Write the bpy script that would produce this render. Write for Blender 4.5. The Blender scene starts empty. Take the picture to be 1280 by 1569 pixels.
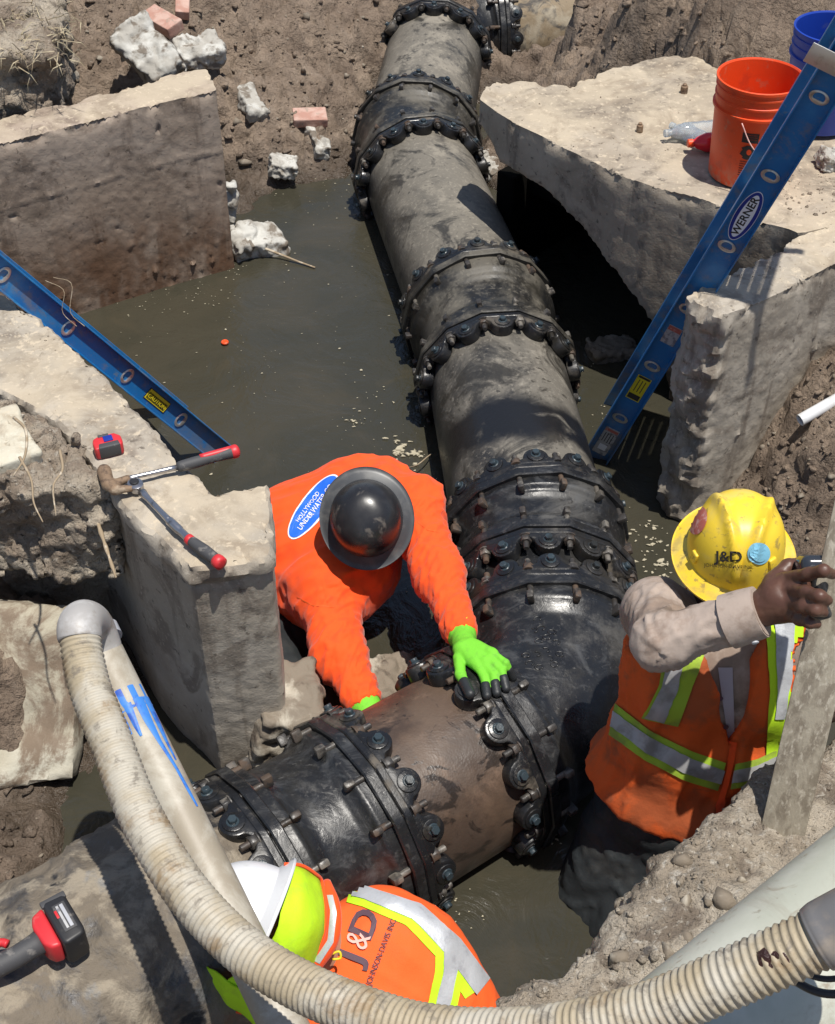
import bpy, bmesh, math, random
import numpy as np
from mathutils import Vector, Matrix
from mathutils.bvhtree import BVHTree

S = bpy.context.scene
COL = S.collection
R = math.radians
rng = np.random.default_rng(7)
random.seed(7)

# ---------------------------------------------------------------- camera
CAM_Z, PITCH, FPX = 3.34, 42.0, 2100.0
cam = bpy.data.objects.new('camera', bpy.data.cameras.new('camera'))
COL.objects.link(cam)
cam.location = (0, 0, CAM_Z)
cam.rotation_euler = (R(90 - PITCH), 0, 0)
cam.data.sensor_fit = 'VERTICAL'
cam.data.sensor_height = 36
cam.data.lens = FPX / 1569 * 36
cam.data.clip_end = 500
S.camera = cam

# ---------------------------------------------------------------- light
SUN_DIR = Vector((0.17, -0.16, 1.0)).normalized()
world = bpy.data.worlds.new('World'); S.world = world; world.use_nodes = True
nt = world.node_tree
bg = nt.nodes['Background']
sky = nt.nodes.new('ShaderNodeTexSky'); sky.sky_type = 'NISHITA'; sky.sun_disc = False
sky.sun_elevation = math.asin(SUN_DIR.z)
sky.sun_rotation = math.atan2(SUN_DIR.x, SUN_DIR.y)
nt.links.new(sky.outputs[0], bg.inputs[0]); bg.inputs[1].default_value = 0.092
sl = bpy.data.lights.new('sun', 'SUN'); sl.energy = 4.7; sl.angle = R(0.55); sl.color = (1.0, 0.955, 0.88)
so = bpy.data.objects.new('sun', sl); COL.objects.link(so)
so.rotation_euler = SUN_DIR.to_track_quat('Z', 'Y').to_euler()
so.location = (3, 4, 9)
S.view_settings.view_transform = 'Standard'; S.view_settings.look = 'None'
S.view_settings.gamma = 1; S.view_settings.exposure = 0.16
S.view_settings.use_curve_mapping = False

# ---------------------------------------------------------------- photo geometry -> world points
_t = R(PITCH)
FWD = np.array([0, math.cos(_t), -math.sin(_t)]); UPV = np.array([0, math.sin(_t), math.cos(_t)]); RT = np.array([1., 0, 0])
EYE = np.array([0, 0, CAM_Z])
def ray(px, py): return FWD + RT * (px - 640) / FPX + UPV * (784.5 - py) / FPX
def at(px, py, z):                       # the point of the level z seen there
    d = ray(px, py); return EYE + d * (z - CAM_Z) / d[2]
def deep(px, py, dep): return EYE + ray(px, py) * dep

# ---------------------------------------------------------------- noise (vectorised Perlin)
_perm = np.concatenate([np.random.default_rng(3).permutation(256)] * 2)
_g = np.random.default_rng(4).normal(size=(256, 3)); _g /= np.linalg.norm(_g, axis=1)[:, None]
def perlin(p):
    p = np.asarray(p, float); ip = np.floor(p).astype(int); f = p - ip; ip &= 255
    u = f * f * f * (f * (f * 6 - 15) + 10); out = np.zeros(len(p))
    for i in (0, 1):
        for j in (0, 1):
            for k in (0, 1):
                h = _perm[(_perm[(_perm[(ip[:, 0] + i) & 255] + ip[:, 1] + j) & 255] + ip[:, 2] + k) & 255]
                g = _g[h]
                w = (u[:, 0] if i else 1 - u[:, 0]) * (u[:, 1] if j else 1 - u[:, 1]) * (u[:, 2] if k else 1 - u[:, 2])
                out += w * (g[:, 0] * (f[:, 0] - i) + g[:, 1] * (f[:, 1] - j) + g[:, 2] * (f[:, 2] - k))
    return out * 1.6
def fbm(p, scale, octs=4, gain=0.5, seed=0.0):
    p = np.asarray(p, float) * scale + seed * 17.31; a = 1; s = 0
    for _ in range(octs):
        s = s + a * perlin(p); p = p * 2.03 + 5.7; a *= gain
    return s
def ridged(p, scale, octs=4, seed=0.0):
    p = np.asarray(p, float) * scale + seed * 17.31; a = 1; s = 0
    for _ in range(octs):
        s = s + a * (1 - 2 * np.abs(perlin(p))); p = p * 2.1 + 3.1; a *= 0.5
    return s
def sstep(a, b, x):
    t = np.clip((x - a) / (b - a), 0, 1); return t * t * (3 - 2 * t)

# ---------------------------------------------------------------- object helpers
ORG = {}
def tag(o, label=None, cat=None, group=None, kind=None):
    if label: o['label'] = label
    if cat: o['category'] = cat
    if group: o['group'] = group
    if kind: o['kind'] = kind
    return o
def thing(name, label, cat, loc, group=None):
    o = bpy.data.objects.new(name, None); COL.objects.link(o); o.location = tuple(loc)
    o.empty_display_size = 0.05
    ORG[o.name] = np.array(loc, float)
    return tag(o, label, cat, group)
def make_mesh(name, V, F, smooth=True, auto=None):
    me = bpy.data.meshes.new(name)
    V = np.asarray(V, float)
    if isinstance(F, np.ndarray):
        n, k = F.shape
        me.vertices.add(len(V)); me.vertices.foreach_set('co', V.ravel())
        me.loops.add(n * k); me.loops.foreach_set('vertex_index', F.ravel().astype(np.int32))
        me.polygons.add(n); me.polygons.foreach_set('loop_start', np.arange(0, n * k, k, dtype=np.int32))
        me.update(calc_edges=True)
    else:
        me.from_pydata([tuple(v) for v in V], [], [tuple(f) for f in F])
    if smooth:
        me.polygons.foreach_set('use_smooth', np.ones(len(me.polygons), bool))
        if auto: sharp(me, auto)
    me.update()
    return me
def sharp(me, ang):
    bm = bmesh.new(); bm.from_mesh(me); a = R(ang)
    for e in bm.edges:
        if len(e.link_faces) == 2 and e.calc_face_angle(0) > a: e.smooth = False
    bm.to_mesh(me); bm.free()
def obj(name, V, F, mat, parent=None, smooth=True, auto=None):
    """mesh from world-space vertices; its origin is its parent's (or its own centre)"""
    V = np.asarray(V, float)
    org = ORG[parent.name] if parent is not None else np.array([V[:, 0].mean(), V[:, 1].mean(), V[:, 2].min()])
    me = make_mesh(name, V - org, F, smooth, auto)
    return link(name, me, mat, parent, org)
def link(name, me, mat, parent=None, org=None):
    if mat is not None and len(me.materials) == 0: me.materials.append(mat)
    o = bpy.data.objects.new(name, me); COL.objects.link(o)
    if parent is not None: o.parent = parent
    elif org is not None: o.location = tuple(org)
    if org is not None: ORG[o.name] = np.array(org, float)
    return o

class MB:                                 # collects pieces of ONE part
    def __init__(s): s.V = []; s.F = []; s.n = 0
    def add(s, V, F):
        V = np.asarray(V, float); s.V.append(V); s.F += [tuple(int(i) + s.n for i in f) for f in F]; s.n += len(V); return s
    def get(s): return np.concatenate(s.V), s.F
    def obj(s, name, mat, parent=None, smooth=True, auto=35):
        V, F = s.get(); return obj(name, V, F, mat, parent, smooth, auto)

def unit(v): v = np.asarray(v, float); return v / np.linalg.norm(v)
def frame(axis, hint=(0, 0, 1)):
    a = np.array(axis, float); a /= np.linalg.norm(a); h = np.array(hint, float)
    if abs(a @ h) > 0.95: h = np.array([1., 0, 0])
    u = np.cross(h, a); u /= np.linalg.norm(u); v = np.cross(a, u)
    return u, v, a
def tube(path, rad, n=24, caps=True, hint=(0, 0, 1)):
    P = np.asarray(path, float); m = len(P); rad = np.broadcast_to(np.asarray(rad, float), (m,))
    T = np.gradient(P, axis=0); T /= np.linalg.norm(T, axis=1)[:, None]
    u, v, _ = frame(T[0], hint); V = []; an = np.linspace(0, 2 * np.pi, n, endpoint=False)
    for i in range(m):
        u = u - T[i] * (u @ T[i]); u /= np.linalg.norm(u); v = np.cross(T[i], u)
        V.append(P[i] + rad[i] * (np.cos(an)[:, None] * u + np.sin(an)[:, None] * v))
    V = np.concatenate(V); F = []
    for i in range(m - 1):
        for j in range(n):
            k = (j + 1) % n; F.append((i * n + j, i * n + k, (i + 1) * n + k, (i + 1) * n + j))
    if caps: F.append(tuple(range(n))[::-1]); F.append(tuple((m - 1) * n + j for j in range(n)))
    return V, F
def spline(pts, n):
    P = np.asarray(pts, float); m = len(P)
    Q = np.vstack([2 * P[0] - P[1], P, 2 * P[-1] - P[-2]]); out = []
    for t in np.linspace(0, m - 1 - 1e-9, n):
        i = int(t); f = t - i; a, b, c, d = Q[i:i + 4]
        out.append(0.5 * (2 * b + (c - a) * f + (2 * a - 5 * b + 4 * c - d) * f ** 2 + (3 * b - a - 3 * c + d) * f ** 3))
    return np.array(out)
def resample(P, n):
    P = np.asarray(P); d = np.r_[0, np.cumsum(np.linalg.norm(np.diff(P, axis=0), axis=1))]
    s = np.linspace(0, d[-1], n); return np.stack([np.interp(s, d, P[:, k]) for k in range(3)], 1), d[-1]
def lathe(prof, n=40, M=None, closed=False):
    prof = np.asarray(prof, float); m = len(prof); an = np.linspace(0, 2 * np.pi, n, endpoint=False)
    V = np.concatenate([np.stack([r * np.cos(an), r * np.sin(an), np.full(n, z)], 1) for r, z in prof]); F = []
    for i in range(m - (0 if closed else 1)):
        i2 = (i + 1) % m
        for j in range(n):
            k = (j + 1) % n; F.append((i * n + j, i * n + k, i2 * n + k, i2 * n + j))
    if M is not None: V = V @ np.array(M)[:3, :3].T + np.array(M)[:3, 3]
    return V, F
def mat4(o, x, y, z):
    M = np.eye(4); M[:3, 0] = x; M[:3, 1] = y; M[:3, 2] = z; M[:3, 3] = o; return M
def xf(V, M): return np.asarray(V, float) @ M[:3, :3].T + M[:3, 3]
def box(size, bev=0.0, M=None, seg=2):
    bm = bmesh.new(); bmesh.ops.create_cube(bm, size=1)
    bmesh.ops.scale(bm, vec=size, verts=bm.verts)
    if bev: bmesh.ops.bevel(bm, geom=bm.edges[:], offset=bev, segments=seg, profile=0.5, affect='EDGES')
    V = np.array([v.co[:] for v in bm.verts]); F = [tuple(v.index for v in f.verts) for f in bm.faces]; bm.free()
    return (xf(V, M) if M is not None else V), F
def prism(poly, z0, z1, bev=0.0, M=None, seg=2):
    bm = bmesh.new(); vs = [bm.verts.new((x, y, z0)) for x, y in poly]; f = bm.faces.new(vs); bm.normal_update()
    if f.normal.z > 0: f.normal_flip()
    r = bmesh.ops.extrude_face_region(bm, geom=[f])
    for g in r['geom']:
        if isinstance(g, bmesh.types.BMVert): g.co.z = z1
    bmesh.ops.recalc_face_normals(bm, faces=bm.faces[:])
    if bev: bmesh.ops.bevel(bm, geom=bm.edges[:], offset=bev, segments=seg, profile=0.5, affect='EDGES')
    bm.verts.index_update()
    V = np.array([v.co[:] for v in bm.verts]); F = [tuple(v.index for v in g.verts) for g in bm.faces]; bm.free()
    return (xf(V, M) if M is not None else V), F
def cyl(r, z0, z1, n=16, bev=0.0, M=None):
    if bev: pr = [(0.0001, z0), (r - bev, z0), (r, z0 + bev), (r, z1 - bev), (r - bev, z1), (0.0001, z1)]
    else: pr = [(0.0001, z0), (r, z0), (r, z1), (0.0001, z1)]
    return lathe(pr, n, M)
def hexa(r, z0, z1, M=None):
    return prism([(r * math.cos(a), r * math.sin(a)) for a in np.linspace(0, 2 * np.pi, 7)[:-1]], z0, z1, r * 0.08, M, 1)

# ---------------------------------------------------------------- surface nets for solid shapes
def nets(fn, lo, hi, h, band=None):
    lo = np.array(lo, float); n = np.ceil((np.array(hi) - lo) / h).astype(int) + 1
    ax = [lo[i] + h * np.arange(n[i]) for i in range(3)]
    G = np.stack(np.meshgrid(*ax, indexing='ij'), -1).reshape(-1, 3)
    D = fn(G)
    if band is not None:
        amp, nf = band; m = np.abs(D) < amp; D = D.copy(); D[m] += nf(G[m])
    D = D.reshape(n); s = D < 0
    c = n - 1
    acc = np.zeros((*c, 3)); cnt = np.zeros(c)
    for a in range(3):
        b, d = [x for x in range(3) if x != a]
        sl0 = [slice(None)] * 3; sl1 = [slice(None)] * 3; sl0[a] = slice(0, -1); sl1[a] = slice(1, None)
        d0 = D[tuple(sl0)]; d1 = D[tuple(sl1)]; cr = s[tuple(sl0)] != s[tuple(sl1)]
        t = np.where(cr, d0 / np.where(cr, d0 - d1, 1), 0)
        for ob in (0, 1):
            for od in (0, 1):
                ss = [slice(None)] * 3; ss[b] = slice(ob, ob + c[b]); ss[d] = slice(od, od + c[d])
                m = cr[tuple(ss)]; cnt += m
                acc[..., a] += np.where(m, t[tuple(ss)], 0); acc[..., b] += m * ob; acc[..., d] += m * od
    on = cnt > 0; idx = -np.ones(c, int); idx[on] = np.arange(on.sum())
    cell = np.argwhere(on); V = lo + h * (cell + acc[on] / cnt[on][:, None]); Q = []
    for a in range(3):
        b, d = (a + 1) % 3, (a + 2) % 3
        sl0 = [slice(1, -1)] * 3; sl1 = [slice(1, -1)] * 3; sl0[a] = slice(0, -1); sl1[a] = slice(1, None)
        cr = s[tuple(sl0)] != s[tuple(sl1)]; p = np.argwhere(cr); inside = s[tuple(sl0)][cr]
        off = np.ones(3, int); off[a] = 0; p = p + off
        eb = np.zeros(3, int); eb[b] = 1; ed = np.zeros(3, int); ed[d] = 1
        g = lambda q: idx[q[:, 0], q[:, 1], q[:, 2]]
        q = np.stack([g(p - eb - ed), g(p - ed), g(p), g(p - eb)], 1)
        q[~inside] = q[~inside][:, ::-1]; Q.append(q)
    Q = np.concatenate(Q); Q = Q[(Q >= 0).all(1)]
    return V, Q
def normals(V, F):
    n = np.cross(V[F[:, 2]] - V[F[:, 0]], V[F[:, 3]] - V[F[:, 1]]); N = np.zeros_like(V)
    for k in range(4): np.add.at(N, F[:, k], n)
    return N / np.maximum(np.linalg.norm(N, axis=1), 1e-9)[:, None]
def relax(V, F, it=1, f=0.5):
    E = np.concatenate([F[:, [0, 1]], F[:, [1, 2]], F[:, [2, 3]], F[:, [3, 0]]])
    for _ in range(it):
        A = np.zeros_like(V); c = np.zeros(len(V))
        np.add.at(A, E[:, 0], V[E[:, 1]]); np.add.at(c, E[:, 0], 1); np.add.at(A, E[:, 1], V[E[:, 0]]); np.add.at(c, E[:, 1], 1)
        V = V + f * (A / np.maximum(c, 1)[:, None] - V)
    return V
def sd_poly(P, poly):
    poly = np.asarray(poly, float)[:, :2]; x = P[:, :2]; n = len(poly); d = np.full(len(x), 1e9); s = np.ones(len(x))
    for i in range(n):
        a = poly[i]; b = poly[(i - 1) % n]; e = b - a; w = x - a
        t = np.clip((w @ e) / max(e @ e, 1e-12), 0, 1); q = w - t[:, None] * e; d = np.minimum(d, (q * q).sum(1))
        c1 = x[:, 1] >= a[1]; c2 = x[:, 1] < b[1]; c3 = e[0] * w[:, 1] > e[1] * w[:, 0]
        s = np.where((c1 & c2 & c3) | (~c1 & ~c2 & ~c3), -s, s)
    return s * np.sqrt(d)
def sd_prism(P, poly, z0, z1, rd=0.0):
    d2 = sd_poly(P, poly) + rd; dz = np.maximum(z0 - P[:, 2], P[:, 2] - z1) + rd
    return np.minimum(np.maximum(d2, dz), 0) + np.hypot(np.maximum(d2, 0), np.maximum(dz, 0)) - rd
def sd_cone(P, a, b, ra, rb):             # tapered capsule (approximate)
    a = np.asarray(a, float); b = np.asarray(b, float); e = b - a; w = P - a
    t = np.clip((w @ e) / max(e @ e, 1e-12), 0, 1)
    return np.linalg.norm(w - t[:, None] * e, axis=1) - (ra + (rb - ra) * t)
def smin(a, b, k):
    h = np.clip(0.5 + 0.5 * (b - a) / k, 0, 1); return b + (a - b) * h - k * h * (1 - h)
def sd_bones(P, bones, k):
    d = None
    for (a, b, ra, rb) in bones:
        c = sd_cone(P, a, b, ra, rb); d = c if d is None else smin(d, c, k)
    return d
def bbox(bones, pad):
    lo = np.min([np.minimum(np.asarray(a) - ra, np.asarray(b) - rb) for a, b, ra, rb in bones], 0)
    hi = np.max([np.maximum(np.asarray(a) + ra, np.asarray(b) + rb) for a, b, ra, rb in bones], 0)
    return lo - pad, hi + pad
def poly_box(poly, z0, z1, pad):
    p = np.asarray(poly)[:, :2]; return np.r_[p.min(0) - pad, z0 - pad], np.r_[p.max(0) + pad, z1 + pad]
def bvh_of(V, F): return BVHTree.FromPolygons([tuple(v) for v in V], [tuple(int(i) for i in f) for f in F])

# ---------------------------------------------------------------- materials
def mk(name, base, layers=(), rough=0.6, rvar=0.0, rscale=8, bump=(), metal=0.0, spec=0.5, coat=0.0, trans=0.0, sheen=0.0, alpha=1.0, wet=None):
    """layers: dict(c=colour, s=scale, a=lo, b=hi, d=detail, w=distortion, k=amount, up=(lo,hi) facing-up mask, z=(lo,hi) height mask, st=(x,y,z) stretch, r=roughness)"""
    m = bpy.data.materials.new(name); m.use_nodes = True; N = m.node_tree.nodes; L = m.node_tree.links
    p = N['Principled BSDF']; geo = N.new('ShaderNodeNewGeometry'); pos = geo.outputs['Position']
    def noise(s, d=5, w=0.0, st=None, rgh=0.55):
        n = N.new('ShaderNodeTexNoise'); n.inputs['Scale'].default_value = s; n.inputs['Detail'].default_value = d
        n.inputs['Distortion'].default_value = w; n.inputs['Roughness'].default_value = rgh
        if st:
            v = N.new('ShaderNodeVectorMath'); v.operation = 'MULTIPLY'; v.inputs[1].default_value = st; L.new(pos, v.inputs[0]); L.new(v.outputs[0], n.inputs['Vector'])
        else: L.new(pos, n.inputs['Vector'])
        return n.outputs['Fac']
    def mr(src, a, b, lo=0.0, hi=1.0):
        n = N.new('ShaderNodeMapRange'); n.interpolation_type = 'SMOOTHSTEP'; L.new(src, n.inputs[0])
        for i, x in enumerate((a, b, lo, hi)): n.inputs[i + 1].default_value = x
        return n.outputs[0]
    def mul(a, b):
        n = N.new('ShaderNodeMath'); n.operation = 'MULTIPLY'; L.new(a, n.inputs[0])
        if isinstance(b, float): n.inputs[1].default_value = b
        else: L.new(b, n.inputs[1])
        return n.outputs[0]
    rg = N.new('ShaderNodeRGB'); rg.outputs[0].default_value = (*base, 1); col = rg.outputs[0]
    rv = N.new('ShaderNodeValue'); rv.outputs[0].default_value = rough; ro = rv.outputs[0]
    if rvar: ro = mr(noise(rscale), 0.3, 0.7, max(rough - rvar, 0.02), min(rough + rvar, 1))
    for l in layers:
        f = mr(noise(l.get('s', 8), l.get('d', 5), l.get('w', 0.3), l.get('st'), l.get('g', 0.6)), l.get('a', 0.4), l.get('b', 0.6))
        if l.get('k', 1) != 1: f = mul(f, float(l['k']))
        if 'up' in l:
            sp = N.new('ShaderNodeSeparateXYZ'); L.new(geo.outputs['Normal'], sp.inputs[0]); f = mul(f, mr(sp.outputs[2], *l['up']))
        if 'rnd' in l:
            oi = N.new('ShaderNodeObjectInfo'); f = mul(f, mr(oi.outputs['Random'], *l['rnd']))
        if 'yb' in l:
            sp = N.new('ShaderNodeSeparateXYZ'); L.new(pos, sp.inputs[0])
            ad = N.new('ShaderNodeMath'); ad.operation = 'MULTIPLY_ADD'; L.new(noise(6, 4), ad.inputs[0]); ad.inputs[1].default_value = 0.25; L.new(sp.outputs[1], ad.inputs[2])
            y0, y1, sf = l['yb']; f = mul(mul(f, mr(ad.outputs[0], y0 + .125 - sf, y0 + .125 + sf)), mr(ad.outputs[0], y1 + .125 + sf, y1 + .125 - sf))
        if 'z' in l:
            sp = N.new('ShaderNodeSeparateXYZ'); L.new(pos, sp.inputs[0])
            ad = N.new('ShaderNodeMath'); ad.operation = 'MULTIPLY_ADD'; L.new(noise(5, 4), ad.inputs[0]); ad.inputs[1].default_value = l.get('zn', 0.25); L.new(sp.outputs[2], ad.inputs[2])
            f = mul(f, mr(ad.outputs[0], *l['z']))
        mx = N.new('ShaderNodeMix'); mx.data_type = 'RGBA'; L.new(f, mx.inputs[0]); L.new(col, mx.inputs[6]); mx.inputs[7].default_value = (*l['c'], 1); col = mx.outputs[2]
        if 'r' in l:
            mx = N.new('ShaderNodeMix'); L.new(f, mx.inputs[0]); L.new(ro, mx.inputs[2]); mx.inputs[3].default_value = l['r']; ro = mx.outputs[0]
    L.new(col, p.inputs['Base Color']); L.new(ro, p.inputs['Roughness'])
    p.inputs['Metallic'].default_value = metal; p.inputs['Specular IOR Level'].default_value = spec
    p.inputs['Coat Weight'].default_value = coat; p.inputs['Transmission Weight'].default_value = trans; p.inputs['Sheen Weight'].default_value = sheen
    p.inputs['Alpha'].default_value = alpha
    prev = None
    for b in bump:
        kind = b.get('t', 'n'); st = b.get('st')
        if kind == 'n': src = noise(b['s'], b.get('d', 6), b.get('w', 0.0), st, b.get('g', 0.6))
        elif kind == 'v':
            n = N.new('ShaderNodeTexVoronoi'); n.inputs['Scale'].default_value = b['s']; L.new(pos, n.inputs['Vector']); src = n.outputs['Distance']
        bn = N.new('ShaderNodeBump'); bn.inputs['Strength'].default_value = b.get('k', 0.5); bn.inputs['Distance'].default_value = b.get('h', 0.01); L.new(src, bn.inputs['Height'])
        if prev is not None: L.new(prev, bn.inputs['Normal'])
        prev = bn.outputs['Normal']
    if prev is not None: L.new(prev, p.inputs['Normal'])
    return m

DIRT_B = [dict(s=7, k=0.9, h=0.05), dict(s=26, k=1.0, h=0.03, w=0.4), dict(s=80, k=1.0, h=0.010), dict(s=200, k=0.7, h=0.003)]
M = {}
M['mud'] = mk('mud', (0.185, 0.135, 0.098), [dict(c=(0.285, 0.218, 0.162), s=3.5, a=0.42, b=0.62), dict(c=(0.10, 0.07, 0.05), s=9, a=0.52, b=0.68, k=0.8), dict(c=(0.34, 0.28, 0.22), s=38, a=0.58, b=0.72, k=0.7),
            dict(c=(0.27, 0.205, 0.15), s=5, a=0.3, b=0.6, z=(0.18, 0.42), k=0.6), dict(c=(0.075, 0.055, 0.038), s=4, a=0.0, b=0.1, z=(0.30, 0.10), r=0.25)], rough=0.88, bump=DIRT_B)
M['earth'] = mk('earth', (0.255, 0.20, 0.15), [dict(c=(0.42, 0.36, 0.28), s=4, a=0.42, b=0.62), dict(c=(0.12, 0.09, 0.065), s=7, a=0.55, b=0.7, k=0.85), dict(c=(0.50, 0.45, 0.37), s=45, a=0.56, b=0.7, k=0.7), dict(c=(0.06, 0.055, 0.05), s=16, a=0.64, b=0.72, k=0.7)], rough=0.92, bump=DIRT_B)
M['crust'] = mk('crust', (0.31, 0.258, 0.198), [dict(c=(0.44, 0.385, 0.31), s=5, a=0.42, b=0.62), dict(c=(0.16, 0.125, 0.095), s=5.5, a=0.54, b=0.68, k=0.9, w=1.0), dict(c=(0.56, 0.52, 0.45), s=48, a=0.55, b=0.68, k=0.7), dict(c=(0.07, 0.065, 0.065), s=14, a=0.66, b=0.73, k=0.8)], rough=0.92, bump=DIRT_B)
CB = [dict(s=11, k=0.35, h=0.004), dict(s=55, k=0.6, h=0.0035), dict(s=170, k=0.6, h=0.002)]
def concrete(name, base, pale, dark, stain, zst, top=(0.47, 0.395, 0.29)):
    dk = tuple(x * 0.6 for x in dark)
    return mk(name, base, [dict(c=pale, s=2.6, a=0.42, b=0.64), dict(c=dark, s=5, a=0.50, b=0.66, k=0.75, w=1.2), dict(c=dark, s=9, a=0.52, b=0.66, k=0.8, st=(1, 1, 0.10)), dict(c=pale, s=70, a=0.55, b=0.7, k=0.7), dict(c=dk, s=33, a=0.60, b=0.70, k=0.8),
              dict(c=stain, s=6, a=0.25, b=0.6, z=zst, k=0.9, st=(1, 1, 0.5)), dict(c=top, s=3.2, a=0.38, b=0.60, up=(0.6, 0.9), k=0.8), dict(c=(0.27, 0.215, 0.155), s=3.6, a=0.50, b=0.66, up=(0.6, 0.9), k=0.85, w=0.8, g=0.72, d=8), dict(c=tuple(min(1, x * 1.25) for x in top), s=42, a=0.55, b=0.68, up=(0.6, 0.9), k=0.6)], rough=0.9, bump=CB)
M['concrete'] = concrete('concrete', (0.30, 0.25, 0.19), (0.39, 0.335, 0.265), (0.14, 0.115, 0.09), (0.095, 0.062, 0.040), (0.55, 0.18))
M['concrete_brown'] = concrete('concrete_brown', (0.30, 0.235, 0.18), (0.37, 0.30, 0.24), (0.16, 0.12, 0.09), (0.115, 0.052, 0.022), (0.74, 0.22))
M['concrete_grey'] = concrete('concrete_grey', (0.33, 0.29, 0.235), (0.43, 0.385, 0.32), (0.17, 0.14, 0.11), (0.15, 0.125, 0.10), (0.30, 0.08))
M['concrete_pale'] = concrete('concrete_pale', (0.52, 0.48, 0.38), (0.62, 0.60, 0.50), (0.33, 0.27, 0.19), (0.26, 0.20, 0.14), (0.40, 0.12))
M['shade_black'] = mk('shade_black', (0.006, 0.0055, 0.0045), rough=0.95, spec=0.05, bump=CB)  # shade of the culvert opening put into the colour, near black
M['mud_slab'] = mk('mud_slab', (0.40, 0.365, 0.28), [dict(c=(0.50, 0.475, 0.39), s=3, a=0.45, b=0.62), dict(c=(0.19, 0.142, 0.10), s=3.6, a=0.47, b=0.60, w=.6, g=.72, d=8), dict(c=(0.22, 0.17, 0.125), s=12, a=0.54, b=0.66, k=.8, g=.7), dict(c=(0.13, 0.095, 0.065), s=5, a=0.1, b=0.4, z=(0.22, 0.06), k=.9)], rough=0.85, bump=CB)
M['spill'] = mk('spill', (0.36, 0.33, 0.28), [dict(c=(0.52, 0.48, 0.40), s=14, a=0.5, b=0.6), dict(c=(0.33, 0.16, 0.07), s=11, a=0.54, b=0.64, k=0.8, w=.6), dict(c=(0.06, 0.04, 0.035), s=15, a=0.55, b=0.63, k=0.9, w=.8)], rough=0.85, bump=CB)
M['rubble'] = mk('rubble', (0.37, 0.35, 0.31), [dict(c=(0.50, 0.49, 0.45), s=9, a=0.45, b=0.6), dict(c=(0.15, 0.12, 0.09), s=13, a=0.50, b=0.62, k=0.9)], rough=0.9, bump=CB)
M['brick'] = mk('brick', (0.40, 0.22, 0.17), [dict(c=(0.50, 0.34, 0.28), s=16, a=0.4, b=0.65), dict(c=(0.30, 0.24, 0.19), s=30, a=0.58, b=0.7)], rough=0.9, bump=CB)
M['stone'] = mk('stone', (0.20, 0.165, 0.125), [dict(c=(0.42, 0.38, 0.31), s=9, a=0.52, b=0.66), dict(c=(0.08, 0.06, 0.045), s=14, a=0.55, b=0.7)], rough=0.8, bump=CB)

BMP = [dict(s=22, k=0.35, h=0.006, w=0.5), dict(s=120, k=0.35, h=0.0015)]
def iron(name, base, dust, amt, rough, extra=()):
    lt = tuple(x * 1.45 for x in dust)
    return mk(name, base, [dict(c=dust, s=2.6, a=0.62 - amt * 0.36, b=0.74 - amt * 0.27, up=(0.10, 0.80), w=0.5, r=0.75, k=0.45 + 0.4 * amt, g=0.70, d=8),
              dict(c=lt, s=5.5, a=0.60 - amt * 0.10, b=0.74 - amt * 0.10, up=(0.15, 0.85), k=0.15 + 0.65 * amt, r=0.85, g=0.72, d=8),
              dict(c=lt, s=60, a=0.60 - amt * 0.08, b=0.70 - amt * 0.04, up=(0.0, 0.7), k=0.08 + 0.55 * amt, r=0.8),
              dict(c=tuple(x * 0.14 for x in dust), s=4.2, a=0.52, b=0.62, w=0.8, k=0.85, r=0.38, g=0.7, d=8),
              dict(c=tuple(x * 0.2 for x in dust), s=30, a=0.60, b=0.68, k=0.8, r=0.35)] + list(extra), rough=rough, rvar=0.12, rscale=14, bump=BMP, spec=0.5)
M['pipe_dusty'] = iron('pipe_dusty', (0.028, 0.027, 0.026), (0.185, 0.166, 0.134), 0.92, 0.42)
M['pipe_mid'] = iron('pipe_mid', (0.022, 0.022, 0.022), (0.18, 0.163, 0.134), 0.80, 0.38, [dict(c=(0.012, 0.012, 0.013), s=7, a=0.2, b=0.45, yb=(3.63, 3.86, 0.06), r=0.3, w=1.0)])
M['cast_black'] = iron('cast_black', (0.013, 0.0135, 0.015), (0.12, 0.115, 0.105), 0.22, 0.34, [dict(c=(0.075, 0.078, 0.082), s=7, a=0.50, b=0.72, k=0.6, st=(1, 2, 2), w=1.0, r=0.55, g=.7), dict(c=(0.14, 0.135, 0.125), s=24, a=0.64, b=0.74, k=0.5, st=(1, 3, 2), r=0.7)])
M['cast_dusty'] = iron('cast_dusty', (0.015, 0.015, 0.015), (0.14, 0.126, 0.10), 0.58, 0.36)
M['gland'] = iron('gland', (0.011, 0.0115, 0.013), (0.12, 0.108, 0.09), 0.25, 0.33, [dict(c=(0.13, 0.11, 0.085), s=9, a=0.5, b=0.65, rnd=(0.55, 0.95), k=0.8, r=0.8)])
M['bolt'] = iron('bolt', (0.035, 0.032, 0.03), (0.16, 0.14, 0.11), 0.2, 0.4, [dict(c=(0.085, 0.055, 0.036), s=30, a=0.4, b=0.6, rnd=(0.45, 0.9), r=0.8), dict(c=(0.22, 0.20, 0.17), s=20, a=0.45, b=0.6, rnd=(0.5, 0.1), k=0.7)])
M['screw'] = iron('screw', (0.03, 0.045, 0.055), (0.13, 0.12, 0.1), 0.1, 0.35)
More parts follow.
